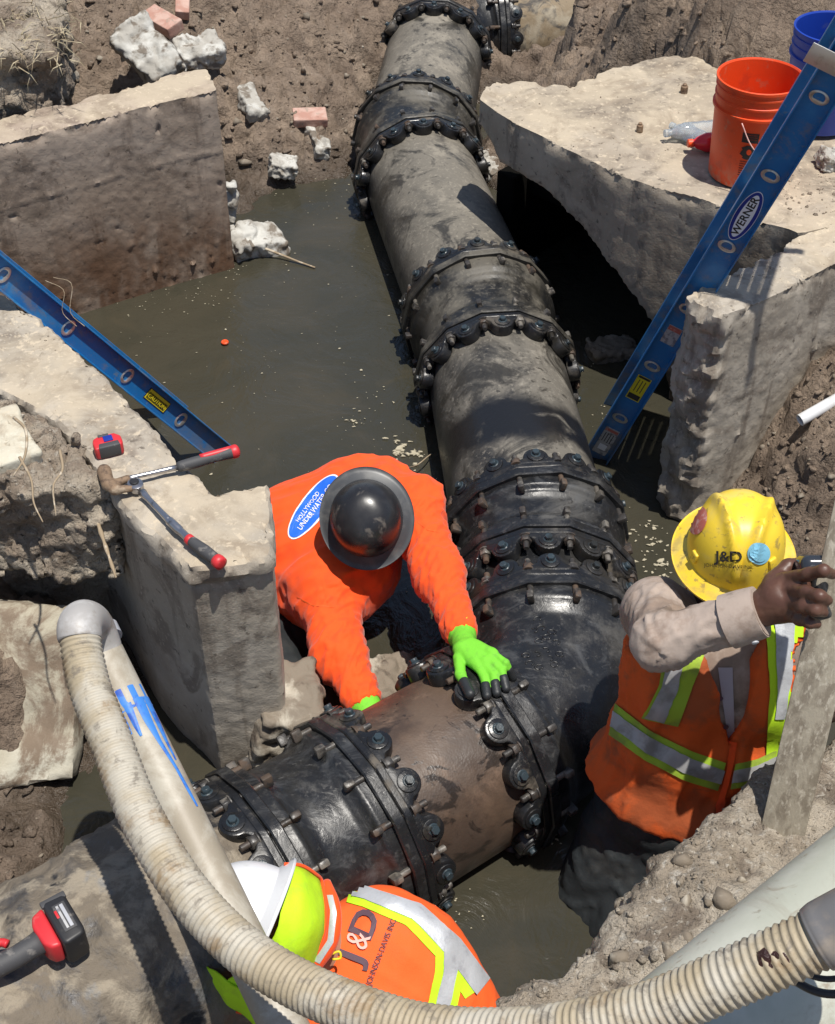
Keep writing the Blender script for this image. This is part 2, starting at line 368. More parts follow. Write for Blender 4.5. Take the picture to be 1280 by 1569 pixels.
M['pipe_brown'] = mk('pipe_brown', (0.062, 0.042, 0.031), [dict(c=(0.105, 0.070, 0.048), s=5, a=0.42, b=0.62), dict(c=(0.20, 0.13, 0.09), s=7, a=0.50, b=0.68, up=(0.3, 0.9), k=0.85, g=0.7, d=8), dict(c=(0.02, 0.016, 0.014), s=6, a=0.56, b=0.62, w=1.6, k=0.85, r=0.25)],
                     rough=0.52, rvar=0.15, bump=[dict(t='v', s=150, k=0.25, h=0.0015), dict(s=30, k=0.3, h=0.004)])
M['pipe_old'] = mk('pipe_old', (0.22, 0.165, 0.10), [dict(c=(0.05, 0.042, 0.035), s=10, a=0.5, b=0.6, w=0.8), dict(c=(0.34, 0.29, 0.21), s=5, a=0.5, b=0.66)], rough=0.7, bump=CB)
M['wrap'] = mk('wrap', (0.055, 0.056, 0.060), [dict(c=(0.155, 0.128, 0.096), s=4, a=0.34, b=0.52, w=0.3, r=0.85, g=0.7, d=8), dict(c=(0.31, 0.265, 0.20), s=9, a=0.48, b=0.64, k=0.8, r=0.9, g=0.7), dict(c=(0.16, 0.17, 0.18), s=7, a=0.6, b=0.7, k=0.6, r=0.25), dict(c=(0.016, 0.016, 0.018), s=6, a=0.58, b=0.66)], rough=0.3, bump=[dict(s=8, k=0.7, h=0.03, w=0.3), dict(s=40, k=0.6, h=0.008)])
M['ladder_blue'] = mk('ladder_blue', (0.006, 0.135, 0.37), [dict(c=(0.03, 0.20, 0.44), s=6, a=0.5, b=0.7), dict(c=(0.16, 0.20, 0.22), s=30, a=0.62, b=0.72, k=0.6), dict(c=(0.20, 0.165, 0.12), s=9, a=0.50, b=0.66, k=0.55, g=0.75, d=8), dict(c=(0.17, 0.14, 0.10), s=14, a=0.35, b=0.6, z=(0.5, 0.05), k=0.7, g=.7)], rough=0.42, bump=[dict(s=90, k=0.15, h=0.002)])
M['alu'] = mk('alu', (0.55, 0.55, 0.54), [dict(c=(0.35, 0.33, 0.3), s=20, a=0.5, b=0.7)], rough=0.42, metal=0.8)
M['steel'] = mk('steel', (0.42, 0.42, 0.44), [dict(c=(0.2, 0.19, 0.18), s=30, a=0.55, b=0.7)], rough=0.28, metal=0.9)
M['rust_steel'] = mk('rust_steel', (0.24, 0.16, 0.10), [dict(c=(0.10, 0.065, 0.045), s=40, a=0.45, b=0.65), dict(c=(0.36, 0.28, 0.2), s=22, a=0.55, b=0.7)], rough=0.7, metal=0.2, bump=CB)
M['grip_grey'] = mk('grip_grey', (0.055, 0.055, 0.058), [dict(c=(0.16, 0.15, 0.14), s=40, a=0.55, b=0.7)], rough=0.65)
M['red'] = mk('red', (0.56, 0.028, 0.035), [dict(c=(0.5, 0.15, 0.13), s=45, a=0.6, b=0.75, k=0.6)], rough=0.45)
M['black'] = mk('black', (0.018, 0.018, 0.02), [dict(c=(0.10, 0.09, 0.08), s=40, a=0.58, b=0.72, k=0.6)], rough=0.5)
M['orange_plastic'] = mk('orange_plastic', (0.80, 0.075, 0.012), [dict(c=(0.55, 0.06, 0.02), s=13, a=0.55, b=0.7, k=0.6), dict(c=(0.5, 0.25, 0.14), s=24, a=0.56, b=0.70, k=0.5, g=.7), dict(c=(0.42, 0.30, 0.20), s=18, a=0.40, b=0.62, z=(1.08, 0.92), zn=.1, k=0.7, g=.7)], rough=0.45)
M['blue_plastic'] = mk('blue_plastic', (0.012, 0.05, 0.36), [dict(c=(0.10, 0.13, 0.3), s=18, a=0.58, b=0.72, k=0.5)], rough=0.4)
M['print'] = mk('print', (0.14, 0.018, 0.01), [dict(c=(0.4, 0.05, 0.015), s=90, a=0.5, b=0.6, k=0.7)], rough=0.6)
M['hivis'] = mk('hivis', (0.90, 0.085, 0.004), [dict(c=(0.74, 0.065, 0.006), s=18, a=0.45, b=0.7, k=0.7), dict(c=(0.30, 0.06, 0.02), s=11, a=0.58, b=0.72, k=0.45, g=.72, d=8)], rough=0.85, sheen=0.15, bump=[dict(s=260, k=0.25, h=0.001)])
M['hivis_dirty'] = mk('hivis_dirty', (0.70, 0.105, 0.012), [dict(c=(0.36, 0.085, 0.025), s=5, a=0.45, b=0.62, k=0.9), dict(c=(0.22, 0.085, 0.04), s=9, a=0.58, b=0.72, k=0.6)], rough=0.85, bump=[dict(s=16, k=0.35, h=0.012), dict(s=260, k=0.25, h=0.001)])
M['hivis_mesh'] = mk('hivis_mesh', (0.92, 0.125, 0.018), [dict(c=(0.80, 0.13, 0.03), s=10, a=0.5, b=0.7, k=0.6)], rough=0.85, bump=[dict(s=14, k=0.25, h=0.012), dict(t='v', s=320, k=0.3, h=0.001)])
M['lime'] = mk('lime', (0.52, 0.84, 0.015), [dict(c=(0.40, 0.62, 0.03), s=22, a=0.5, b=0.7, k=0.5)], rough=0.8, bump=[dict(s=20, k=0.3, h=0.008)])
M['lime_dirty'] = mk('lime_dirty', (0.34, 0.50, 0.035), [dict(c=(0.20, 0.25, 0.05), s=9, a=0.45, b=0.65, k=0.8)], rough=0.85)
M['silver'] = mk('silver', (0.52, 0.54, 0.57), [dict(c=(0.36, 0.37, 0.4), s=24, a=0.5, b=0.7, k=0.7)], rough=0.45, metal=0.25, bump=[dict(s=16, k=0.4, h=0.01)])
M['silver_dirty'] = mk('silver_dirty', (0.40, 0.40, 0.40), [dict(c=(0.20, 0.19, 0.17), s=12, a=0.45, b=0.65, k=0.8)], rough=0.55, metal=0.1)
M['glove'] = mk('glove', (0.17, 0.56, 0.03), [dict(c=(0.13, 0.36, 0.04), s=35, a=0.5, b=0.7, k=0.7)], rough=0.8, bump=[dict(s=220, k=0.4, h=0.0015)])
M['glove_black'] = mk('glove_black', (0.02, 0.022, 0.024), rough=0.5, bump=[dict(s=120, k=0.4, h=0.002)])
M['skin'] = mk('skin', (0.095, 0.042, 0.027), [dict(c=(0.15, 0.075, 0.05), s=22, a=0.5, b=0.7, k=0.6)], rough=0.45, bump=[dict(s=130, k=0.25, h=0.0015)])
M['skin_tan'] = mk('skin_tan', (0.36, 0.19, 0.125), rough=0.5)
M['hair'] = mk('hair', (0.014, 0.011, 0.009), rough=0.6, bump=[dict(s=160, k=0.6, h=0.003)])
M['shirt_tan'] = mk('shirt_tan', (0.39, 0.315, 0.265), [dict(c=(0.24, 0.175, 0.135), s=6, a=0.42, b=0.60, k=0.85, g=0.7), dict(c=(0.12, 0.09, 0.07), s=9, a=0.56, b=0.70, k=0.75)], rough=0.9, bump=[dict(s=15, k=0.3, h=0.012), dict(s=300, k=0.2, h=0.001)])
M['shirt_grey'] = mk('shirt_grey', (0.42, 0.38, 0.42), [dict(c=(0.30, 0.27, 0.30), s=10, a=0.45, b=0.65, k=0.6)], rough=0.9)
M['trousers'] = mk('trousers', (0.016, 0.020, 0.022), [dict(c=(0.032, 0.034, 0.033), s=8, a=0.48, b=0.66), dict(c=(0.018, 0.02, 0.022), s=4, a=0.5, b=0.65)], rough=0.7, bump=[dict(s=14, k=0.4, h=0.012)])
M['boot'] = mk('boot', (0.04, 0.06, 0.14), rough=0.6)
M['hat_black'] = mk('hat_black', (0.018, 0.018, 0.020), [dict(c=(0.12, 0.105, 0.09), s=13, a=0.60, b=0.70, k=0.8, r=0.7), dict(c=(0.05, 0.05, 0.052), s=5, a=0.45, b=0.7)], rough=0.32, rvar=0.1, bump=[dict(s=60, k=0.12, h=0.002)])
M['hat_brim'] = mk('hat_brim', (0.055, 0.058, 0.062), [dict(c=(0.10, 0.10, 0.098), s=20, a=0.45, b=0.7)], rough=0.42)
M['hat_yellow'] = mk('hat_yellow', (0.80, 0.56, 0.035), [dict(c=(0.66, 0.50, 0.14), s=8, a=0.5, b=0.68, k=0.8), dict(c=(0.25, 0.18, 0.07), s=34, a=0.58, b=0.68, k=0.7), dict(c=(0.45, 0.33, 0.10), s=9, a=0.54, b=0.70, k=0.7, g=0.7)], rough=0.42)
M['hat_white'] = mk('hat_white', (0.66, 0.67, 0.69), [dict(c=(0.48, 0.47, 0.45), s=14, a=0.55, b=0.75, k=0.5)], rough=0.32)
M['hose'] = mk('hose', (0.36, 0.30, 0.205), [dict(c=(0.44, 0.405, 0.335), s=6, a=0.42, b=0.6), dict(c=(0.24, 0.155, 0.075), s=8, a=0.50, b=0.66, k=0.75, g=0.7), dict(c=(0.17, 0.145, 0.115), s=22, a=0.53, b=0.66, k=0.75, g=0.7)], rough=0.6, bump=[dict(s=70, k=0.4, h=0.004)])
M['cuff'] = mk('cuff', (0.40, 0.41, 0.44), [dict(c=(0.55, 0.56, 0.58), s=12, a=0.5, b=0.65), dict(c=(0.24, 0.2, 0.18), s=9, a=0.58, b=0.7, k=0.7)], rough=0.45)
M['cuff_beige'] = mk('cuff_beige', (0.36, 0.345, 0.33), [dict(c=(0.46, 0.45, 0.44), s=10, a=0.5, b=0.65), dict(c=(0.22, 0.18, 0.14), s=9, a=0.52, b=0.66, k=0.8, g=0.7)], rough=0.5)
M['cuff_grey'] = mk('cuff_grey', (0.17, 0.165, 0.165), [dict(c=(0.28, 0.24, 0.2), s=8, a=0.5, b=0.66)], rough=0.4)
M['tar'] = mk('tar', (0.035, 0.012, 0.01), rough=0.15, bump=[dict(s=60, k=0.9, h=0.01)])
M['pvc'] = mk('pvc', (0.42, 0.39, 0.325), [dict(c=(0.30, 0.26, 0.20), s=5, a=0.42, b=0.60, g=.72, d=8), dict(c=(0.26, 0.21, 0.15), s=16, a=0.6, b=0.72, k=0.7)], rough=0.5, bump=[dict(s=60, k=0.2, h=0.003)])
M['pvc_white'] = mk('pvc_white', (0.66, 0.67, 0.68), [dict(c=(0.5, 0.5, 0.48), s=14, a=0.5, b=0.7, k=0.6), dict(c=(0.25, 0.2, 0.16), s=50, a=0.66, b=0.74, k=0.7)], rough=0.4)
M['pvc_big'] = mk('pvc_big', (0.41, 0.42, 0.35), [dict(c=(0.48, 0.485, 0.42), s=4, a=0.45, b=0.62), dict(c=(0.25, 0.205, 0.15), s=3.5, a=0.47, b=0.68, k=0.75, w=.6, g=.74, d=8), dict(c=(0.24, 0.19, 0.13), s=9, a=0.54, b=0.66, k=0.8, w=1, g=.7), dict(c=(0.2, 0.17, 0.12), s=40, a=0.66, b=0.74, k=0.6)], rough=0.42, bump=[dict(s=50, k=0.2, h=0.003)])
M['paint_blue'] = mk('paint_blue', (0.045, 0.20, 0.58), [dict(c=(0.02, 0.08, 0.40), s=20, a=0.5, b=0.65)], rough=0.5)
M['wood'] = mk('wood', (0.30, 0.265, 0.205), [dict(c=(0.19, 0.16, 0.12), s=6, a=0.42, b=0.62, st=(6, 6, 0.5)), dict(c=(0.40, 0.36, 0.29), s=18, a=0.5, b=0.68, st=(5, 5, 0.4))], rough=0.85, bump=[dict(s=18, k=0.4, h=0.006, st=(6, 6, 0.4))])
M['root'] = mk('root', (0.30, 0.23, 0.15), [dict(c=(0.5, 0.43, 0.33), s=30, a=0.5, b=0.65)], rough=0.9)
M['white_ink'] = mk('white_ink', (0.78, 0.80, 0.84), rough=0.6)
M['pink_ink'] = mk('pink_ink', (0.80, 0.46, 0.40), rough=0.7)
M['logo_blue'] = mk('logo_blue', (0.015, 0.14, 0.72), rough=0.6)
M['navy'] = mk('navy', (0.01, 0.03, 0.26), rough=0.4)
M['ink'] = mk('ink', (0.10, 0.055, 0.075), rough=0.7)
M['ink_dark'] = mk('ink_dark', (0.025, 0.022, 0.02), rough=0.6)
M['yellow_label'] = mk('yellow_label', (0.68, 0.56, 0.02), rough=0.5)
M['grey_label'] = mk('grey_label', (0.42, 0.42, 0.42), [dict(c=(0.2, 0.2, 0.22), s=60, a=0.5, b=0.6)], rough=0.5)
M['sticker_red'] = mk('sticker_red', (0.46, 0.12, 0.09), [dict(c=(0.6, 0.35, 0.3), s=60, a=0.5, b=0.65)], rough=0.5)
M['sticker_blue'] = mk('sticker_blue', (0.22, 0.52, 0.70), rough=0.5)
M['foam'] = mk('foam', (0.40, 0.36, 0.26), rough=0.9)
M['clear'] = mk('clear', (0.80, 0.86, 0.90), rough=0.12, trans=0.75, spec=0.6)
M['red_drink'] = mk('red_drink', (0.62, 0.02, 0.03), rough=0.15)
M['straw'] = mk('straw', (0.42, 0.36, 0.24), [dict(c=(0.28, 0.22, 0.14), s=20, a=0.45, b=0.6)], rough=0.9)
M['teal'] = mk('teal', (0.015, 0.06, 0.045), rough=0.5)
M['lens'] = mk('lens', (0.03, 0.035, 0.045), rough=0.15)
M['water'] = mk('water', (0.039, 0.037, 0.026), [dict(c=(0.050, 0.045, 0.031), s=1.2, a=0.40, b=0.66, w=.8), dict(c=(0.068, 0.056, 0.036), s=3, a=0.52, b=0.75, w=1.2, k=0.45)], rough=0.05, bump=[dict(s=4, k=0.30, h=0.05, w=1.2), dict(s=15, k=0.22, h=0.015, w=0.8), dict(s=45, k=0.12, h=0.004)], spec=0.5)

# ================================================================ SETTING
ctrl = [(450,600,-.5),(300,420,-.5),(200,550,-.5),(350,500,-.5),(600,400,-.4),(500,450,-.5),(600,700,-.5),(900,500,-.5),(950,700,-.5),(800,1350,-.5),
        (700,1450,-.5),(500,1000,-.5),(560,350,-.22),(480,330,-.12),(1000,1100,-.5),(900,1300,-.5),(380,345,-.03),(345,300,.06),(430,290,0.0),(530,272,0.0),(575,140,.04),
        (380,200,.20),(480,180,.16),(560,90,.22),(450,60,.40),(300,20,.55),(200,60,.60),(100,60,.62),(20,120,.50),(-120,120,.5),(500,0,.45),(350,100,.32),(250,120,.5),(150,170,.4),(0,200,.4),
        (600,-60,.5),(720,-90,.7),(300,-80,.8),(0,-60,1.0),(700,60,-.05),(740,100,.0),(830,121,.48),(890,104,.50),(950,88,.55),(800,100,.15),(960,40,.30),(930,66,.02),(845,84,-.10),(800,60,-.05),(890,66,-.05),(860,30,-.05),(930,20,.15),(860,-20,.2),(1000,25,.85),(1080,15,1.08),(1150,30,1.1),(1250,20,1.15),(1300,70,1.0),(900,-40,.8),
        (800,260,-.3),(1000,-90,1.2),(1250,-60,1.3),(1050,200,-.3),(1200,250,-.3),
        (1280,540,.55),(1200,640,.33),(1140,715,.10),(1085,780,-.02),(1290,700,.42),(1210,760,.24),(1280,830,.15),(1180,850,.05),(1280,1000,.03),(1250,1080,-.05),(1150,1000,-.2),(1400,600,.6),(1400,800,.4),
        (60,1250,.05),(20,1330,.08),(-20,1200,.05),(135,1290,-.06),(200,1210,-.03),(90,1190,.0),(-60,1100,.0),(-100,900,.7),(-100,700,.8),(60,900,.30),(160,900,.05),(60,960,.08),(250,1330,-.2),(100,1600,.0),(-150,1500,.3),
        (300,1700,-.3),(600,1700,-.45),(900,1600,-.4),(1300,1300,-.1)]
CP = [at(*c) for c in ctrl]
for a in np.linspace(0, 2 * np.pi, 24, endpoint=False): CP.append(np.array([14 * math.cos(a), 4 + 14 * math.sin(a), 1.0]))
for a in np.linspace(0, 2 * np.pi, 24, endpoint=False): CP.append(np.array([90 * math.cos(a), 4 + 90 * math.sin(a), 1.0]))
CP = np.array(CP)
def _phi(d): return d
_K = _phi(np.linalg.norm(CP[:, None, :2] - CP[None, :, :2], axis=2)); _n = len(CP)
_A = np.zeros((_n + 3, _n + 3)); _A[:_n, :_n] = _K - np.eye(_n) * 0.01; _A[:_n, _n] = 1; _A[:_n, _n + 1:] = CP[:, :2]; _A[_n:, :_n] = _A[:_n, _n:].T
_w = np.linalg.solve(_A, np.r_[CP[:, 2], 0, 0, 0])
def ground_z(xy):
    out = np.empty(len(xy))
    for i in range(0, len(xy), 40000):
        q = xy[i:i + 40000]; d = np.linalg.norm(q[:, None, :] - CP[None, :, :2], axis=2); out[i:i + 40000] = d @ _w[:_n] + _w[_n] + q @ _w[_n + 1:]
    return out
def axis_lines(lo, hi, h, far):
    a = list(np.arange(lo, hi, h)); s = h
    while a[-1] < far: s *= 1.35; a.append(a[-1] + s)
    s = h; b = [a[0]]
    while b[-1] > -far: s *= 1.35; b.append(b[-1] - s)
    return np.array(b[1:][::-1] + a)
gx = axis_lines(-2.9, 3.3, 0.021, 80); gy = axis_lines(0.9, 9.6, 0.021, 80)
GX, GY = np.meshgrid(gx, gy, indexing='ij'); XY = np.stack([GX.ravel(), GY.ravel()], 1)
Z = ground_z(XY); P3 = np.c_[XY, Z]
near = (np.abs(XY[:, 0]) < 5) & (XY[:, 1] > -1) & (XY[:, 1] < 12)
Q = P3[near]
wet = sstep(-0.05, 0.12, Q[:, 2])
dz = 0.055 * fbm(Q, 2.6, 3, seed=1) * wet + (0.055 * np.abs(fbm(Q, 6.5, 4, seed=2)) + 0.034 * ridged(Q, 9, 3, seed=3) - 0.035 + 0.03 * np.maximum(fbm(Q, 13, 2, seed=8), 0)) * (0.25 + 0.75 * wet) + 0.018 * fbm(Q, 26, 2, seed=4) * wet
dx = 0.03 * fbm(Q, 9, 3, seed=5) * wet; dy = 0.03 * fbm(Q, 9, 3, seed=6) * wet
P3[near] += np.stack([dx, dy, dz], 1)
nx, ny = len(gx), len(gy); I = np.arange(nx * ny).reshape(nx, ny)
GF = np.stack([I[:-1, :-1], I[1:, :-1], I[1:, 1:], I[:-1, 1:]], -1).reshape(-1, 4)
tag(obj('ground', P3, GF, M['mud']), 'brown muddy ground of the trench bottom and banks', kind='structure')
# water surface
wx = np.linspace(-2.4, 2.4, 60); wy = np.linspace(1.0, 8.2, 90); WX, WY = np.meshgrid(wx, wy, indexing='ij')
WV = np.stack([WX.ravel(), WY.ravel(), np.zeros(WX.size)], 1); I = np.arange(WX.size).reshape(WX.shape)
tag(obj('water', WV, np.stack([I[:-1, :-1], I[1:, :-1], I[1:, 1:], I[:-1, 1:]], -1).reshape(-1, 4), M['water']), 'murky brown water standing in the trench', kind='structure')

def rough(name, fn, lo, hi, h, mat, amp=0.02, scale=5, chip=0.02, fine=0.004, seed=0, parent=None, extra=None, poly=None, ztop=None):
    """cast concrete: flat faces and sharp arrises, then small undulation, chips knocked out of the top edge and fine grain"""
    if poly is None:
        nf = lambda P: amp * fbm(P, scale, 4, seed=seed)
        V, F = nets(fn, lo, hi, h, (max(4 * amp, 3 * h), nf)); N = normals(V, F)
    else:
        lo = np.array(lo, float); lo[2] = ztop - (math.ceil((ztop - lo[2]) / h) + 0.5) * h; hi = np.array(hi, float); hi[2] = ztop + 3 * h
        V, F = nets(fn, lo, hi, h); d2 = sd_poly(V, poly); dz = V[:, 2] - ztop
        m = (np.abs(d2) < 1.0 * h) & (dz < -.02 * h) & (dz > -.56 * h)
        W = V[m]; e = 1e-4; g = np.stack([sd_poly(W + np.array([e, 0, 0]), poly) - sd_poly(W - np.array([e, 0, 0]), poly), sd_poly(W + np.array([0, e, 0]), poly) - sd_poly(W - np.array([0, e, 0]), poly)], 1) / (2 * e)
        V[m, :2] -= g * d2[m][:, None]; V[m, 2] = ztop
        N = relax(normals(V, F), F, 3, 0.6); N /= np.maximum(np.linalg.norm(N, axis=1), 1e-6)[:, None]; ed = np.maximum(np.abs(sd_poly(V, poly)), np.abs(V[:, 2] - ztop))
        V = V + N * (0.22 * amp * fbm(V, scale, 3, seed=seed))[:, None]
        ch = np.maximum(ridged(V, scale * 0.9, 4, seed=seed + 1) - 0.80, 0) * np.exp(-(ed / 0.032) ** 2) + 0.25 * np.maximum(fbm(V, 18, 2, seed=seed + 6), 0) * np.exp(-(ed / 0.02) ** 2)
        V = V - N * (1.0 * chip * ch)[:, None]
    V = V + N * (0.5 * fine * fbm(V, 38, 3, seed=seed + 2))[:, None]
    if extra is not None: V = V + N * extra(V, N)[:, None]
    o = obj(name, V, F, mat, parent); o.data.set_sharp_from_angle(angle=R(34)); return o

# --- upper left headwall
ZW = 0.85
wall_poly = [at(x, y, ZW)[:2] for x, y in [(-330,300),(-20,224),(60,205),(130,187),(215,165),(332,138),(318,106),(286,108),(130,150),(-20,186),(-330,258)]]
lo, hi = poly_box(wall_poly, -0.45, ZW, 0.08)
def wall_ex(V, N):
    side = sstep(0.7, 0.4, N[:, 2])
    line = np.exp(-((V[:, 2] - 0.585 - 0.006 * perlin(V * 9)) / 0.007) ** 2) * sstep(-0.5, 0.3, perlin(V * 7)) * 0.0045
    line2 = -np.exp(-((V[:, 2] - 0.705) / 0.006) ** 2) * 0.0018
    peb = np.maximum(perlin(V * 30) - (0.52 + 0.12 * sstep(0.1, 0.5, V[:, 2])), 0) * 0.032 * (0.25 + 0.75 * sstep(0.6, 0.1, V[:, 2])) + np.maximum(perlin(V * 55 + 9) - 0.50, 0) * 0.022 * sstep(0.7, 0.1, V[:, 2])
    pit = -np.maximum(perlin(V * 24 + 30) - 0.66, 0) * 0.05
    return side * (line + line2 + peb + pit)
o = rough('concrete_wall', lambda P: sd_prism(P, wall_poly, -0.45, ZW), lo, hi, 0.0128, M['concrete_brown'], 0.010, 7, 0.022, 0.004, 11, extra=wall_ex, poly=wall_poly, ztop=ZW)
tag(o, 'stained brown concrete headwall rising from the water at upper left, studded with pebbles', 'concrete wall')
# broken toe of that wall
def chunk(name, c, size, rot, mat, label=None, cat=None, seed=0, amp=0.12, h=None, group=None, rd=0.15, parent=None):
    size = np.array(size, float); s = size.max(); h = h or s / 34
    u, v, w = (np.array(Matrix.Rotation(rot[2], 3, 'Z') @ Matrix.Rotation(rot[1], 3, 'Y') @ Matrix.Rotation(rot[0], 3, 'X'))).T
    def fn(P):
        q = np.abs(P) - size / 2 + rd * size.min()
        return np.linalg.norm(np.maximum(q, 0), axis=1) + np.minimum(q.max(1), 0) - rd * size.min()
    nf = lambda P: amp * s * (0.7 * fbm(P, 1.6 / s, 4, seed=seed) + 0.45 * ridged(P, 3.0 / s, 4, seed=seed + 3) - 0.25)
    V, F = nets(fn, -size / 2 - 1.4 * amp * s, size / 2 + 1.4 * amp * s, h, (s, nf))
    N = normals(V, F); V = V + N * (min(amp, .1) * 0.12 * s * fbm(V, 9 / s, 4, seed=seed, gain=0.65))[:, None]
    V = V @ np.stack([u, v, w]) + np.array(c)
    o = obj(name, V, F, mat, parent)
    return tag(o, label, cat, group) if label else o
chunk('concrete_chunk', at(395, 375, 0.03), (0.26, 0.17, 0.16), (0.2, 0.1, 0.4), M['rubble'], 'whitish broken concrete lump at the foot of the stained headwall, half in the water', 'concrete chunk', 21)
chunk('concrete_chunk', at(352, 320, 0.12), (0.07, 0.10, 0.30), (0.1, 0.2, 0.2), M['rubble'], 'narrow ragged concrete splinter clinging to the broken end of the stained headwall', 'concrete chunk', 23)
chunk('concrete_chunk', at(228, 85, 0.66), (0.32, 0.20, 0.14), (0.5, 0.5, -0.7), M['rubble'], 'large white and dark mottled rubble slab leaning behind the headwall', 'concrete chunk', 24, 0.11)
chunk('concrete_chunk', at(305, 78, 0.50), (0.25, 0.17, 0.10), (0.35, 0.0, 0.5), M['rubble'], 'pale rubble piece on the mud right of the reddish grey brick', 'concrete chunk', 25)
chunk('concrete_chunk', at(385, 157, 0.29), (0.10, 0.24, 0.07), (0.2, 0.1, 0.42), M['rubble'], 'long white rubble piece lying alone on the muddy bank', 'concrete chunk', 26)
chunk('concrete_chunk', at(487, 218, 0.12), (0.08, 0.20, 0.07), (0.2, 0.2, 0.4), M['rubble'], 'small whitish rubble lump below the pink brick by the pipe', 'concrete chunk', 27)
chunk('concrete_chunk', at(434, 255, 0.10), (0.14, 0.11, 0.08), (0.1, 0.2, 0.1), M['rubble'], 'small pale rubble lump at the edge of the far water', 'concrete chunk', 28)
chunk('concrete_chunk', at(752, 262, 0.03), (0.12, 0.16, 0.14), (0.4, 0.1, 0.5), M['rubble'], 'white rock in the water under the thin end of the slab', 'rock', 29)
chunk('stone', at(938, 540, 0.0), (0.22, 0.14, 0.09), (0, 0.1, 0.3), M['stone'], 'dark flat stone in the shaded water inside the culvert opening', 'rock', 30)
chunk('stone', at(430, 1100, 0.12), (0.20, 0.26, 0.30), (0.1, 0.2, 0.2), M['stone'], 'brown rounded boulder with a pale streak beside the near wall end', 'rock', 31, 0.10)
chunk('stone', at(600, 1045, 0.0), (0.24, 0.16, 0.10), (0.1, 0.2, 0.5), M['stone'], 'wet grey stone in the water behind the brown pipe', 'rock', 32)
chunk('brick', at(249, 33, 0.62), (0.21, 0.10, 0.06), (0.25, 0.1, -0.75), M['brick'], 'reddish grey brick propped on the mottled rubble', 'brick', 33, 0.012, rd=0.08)
chunk('brick', at(475, 180, 0.20), (0.17, 0.11, 0.05), (0.15, 0.05, 0.15), M['brick'], 'half pink brick lying on the mud left of the pipe', 'brick', 34, 0.014, rd=0.08)
chunk('brick', at(280, 8, 0.62), (0.07, 0.17, 0.05), (0.25, 0.1, 0.1), M['brick'], 'pinkish brick end cut by the top of the picture', 'brick', 35, 0.014, rd=0.08)
chunk('stone', at(925, 70, 0.32), (0.2, 0.2, 0.2), (0.1, 0.3, 0.2), M['earth'], 'earth lump at the foot of the shaded cut bank beyond the slab', 'clod', 36)
chunk('stone', at(1270, 245, 0.93), (0.07, 0.10, 0.06), (0.1, 0.3, 0.2), M['rubble'], 'pale stone on the slab by the right edge of the picture', 'rock', 37)
# scrap at the very top left
pp = [deep(100, -20, 7.6), deep(104, 5, 7.5), deep(108, 22, 7.45), deep(110, 34, 7.42)]
V, F = tube(spline(pp, 12), np.interp(np.linspace(0, 1, 12), [0, .5, .85, 1], [.03, .042, .036, .012]), 14)
tag(obj('glove_scrap', V, F, M['teal']), 'dark green glove scrap hanging by the root clump at top left', 'glove')

# --- near left wall (L shaped top)
ZN = 0.87
near_px = [(-260,310),(0,449),(62,492),(112,535),(160,580),(197,622),(235,662),(262,700),(290,716),(304,740),(325,757),(350,752),(385,750),(404,741),(413,790),(414,851),(352,862),(290,869),(262,838),(222,806),(190,772),(165,732),(140,694),(88,640),(30,610),(-260,470)]
near_poly = [at(x, y, ZN)[:2] for x, y in near_px]
lo, hi = poly_box(near_poly, -0.4, ZN, 0.085)
def near_fn(P):
    # sides batter inwards a little towards the bottom at the free end
    return sd_prism(P, near_poly, -0.4, ZN)
def near_ex(V, N):
    crack = -np.exp(-((V[:, 2] - 0.80 - 0.020 * perlin(V * 12)) / 0.008) ** 2) * 0.010 * sstep(0.5, 0.2, N[:, 2])
    lip = 0.014 * sstep(0.795, 0.812, V[:, 2] + 0.03 * perlin(V * 8)) * sstep(0.5, 0.1, N[:, 2])
    return crack + lip
o = rough('concrete_wall', near_fn, lo, hi, 0.0125, M['concrete_grey'], 0.009, 8, 0.022, 0.0035, 41, extra=near_ex, poly=near_poly, ztop=ZN)
tag(o, 'pale topped concrete wall at the left carrying the tape measure, hammer and ratchet', 'concrete wall')
chunk('broken_slab', at(-20, 690, 0.90), (0.26, 0.24, 0.07), (0.05, -0.05, 0.5), M['concrete_pale'], 'pale broken concrete slab at the left edge on top of the earth clump', 'concrete slab', 43, 0.03)
# tilted pale slab lower left
a, b, c_, d_ = at(-160, 925, .42), at(128, 935, .36), at(150, 1195, .02), at(-160, 1200, .05)
ux = (b - a); Lx = np.linalg.norm(ux); ux /= Lx; vy = (d_ - a); Ly = np.linalg.norm(vy); vy = vy - ux * (vy @ ux); vy /= np.linalg.norm(vy); wz = np.cross(vy, ux)
if wz[2] < 0: wz = -wz
Msl = mat4((a + b + c_ + d_) / 4 + wz * 0.02, ux, np.cross(wz, ux), wz)
def slab_fn(P):
    q = (P - Msl[:3, 3]) @ Msl[:3, :3]; w = np.abs(q) - np.array([Lx / 2, Ly / 2, 0.06]) + 0.012
    return np.linalg.norm(np.maximum(w, 0), axis=1) + np.minimum(w.max(1), 0) - 0.012
cc = Msl[:3, 3]; o = rough('broken_slab', slab_fn, cc - 0.75, cc + 0.75, 0.018, M['mud_slab'], 0.05, 2.4, 0.03, 0.005, 45)
tag(o, 'large cream coloured concrete slab tilted against the bank below the near wall', 'concrete slab')

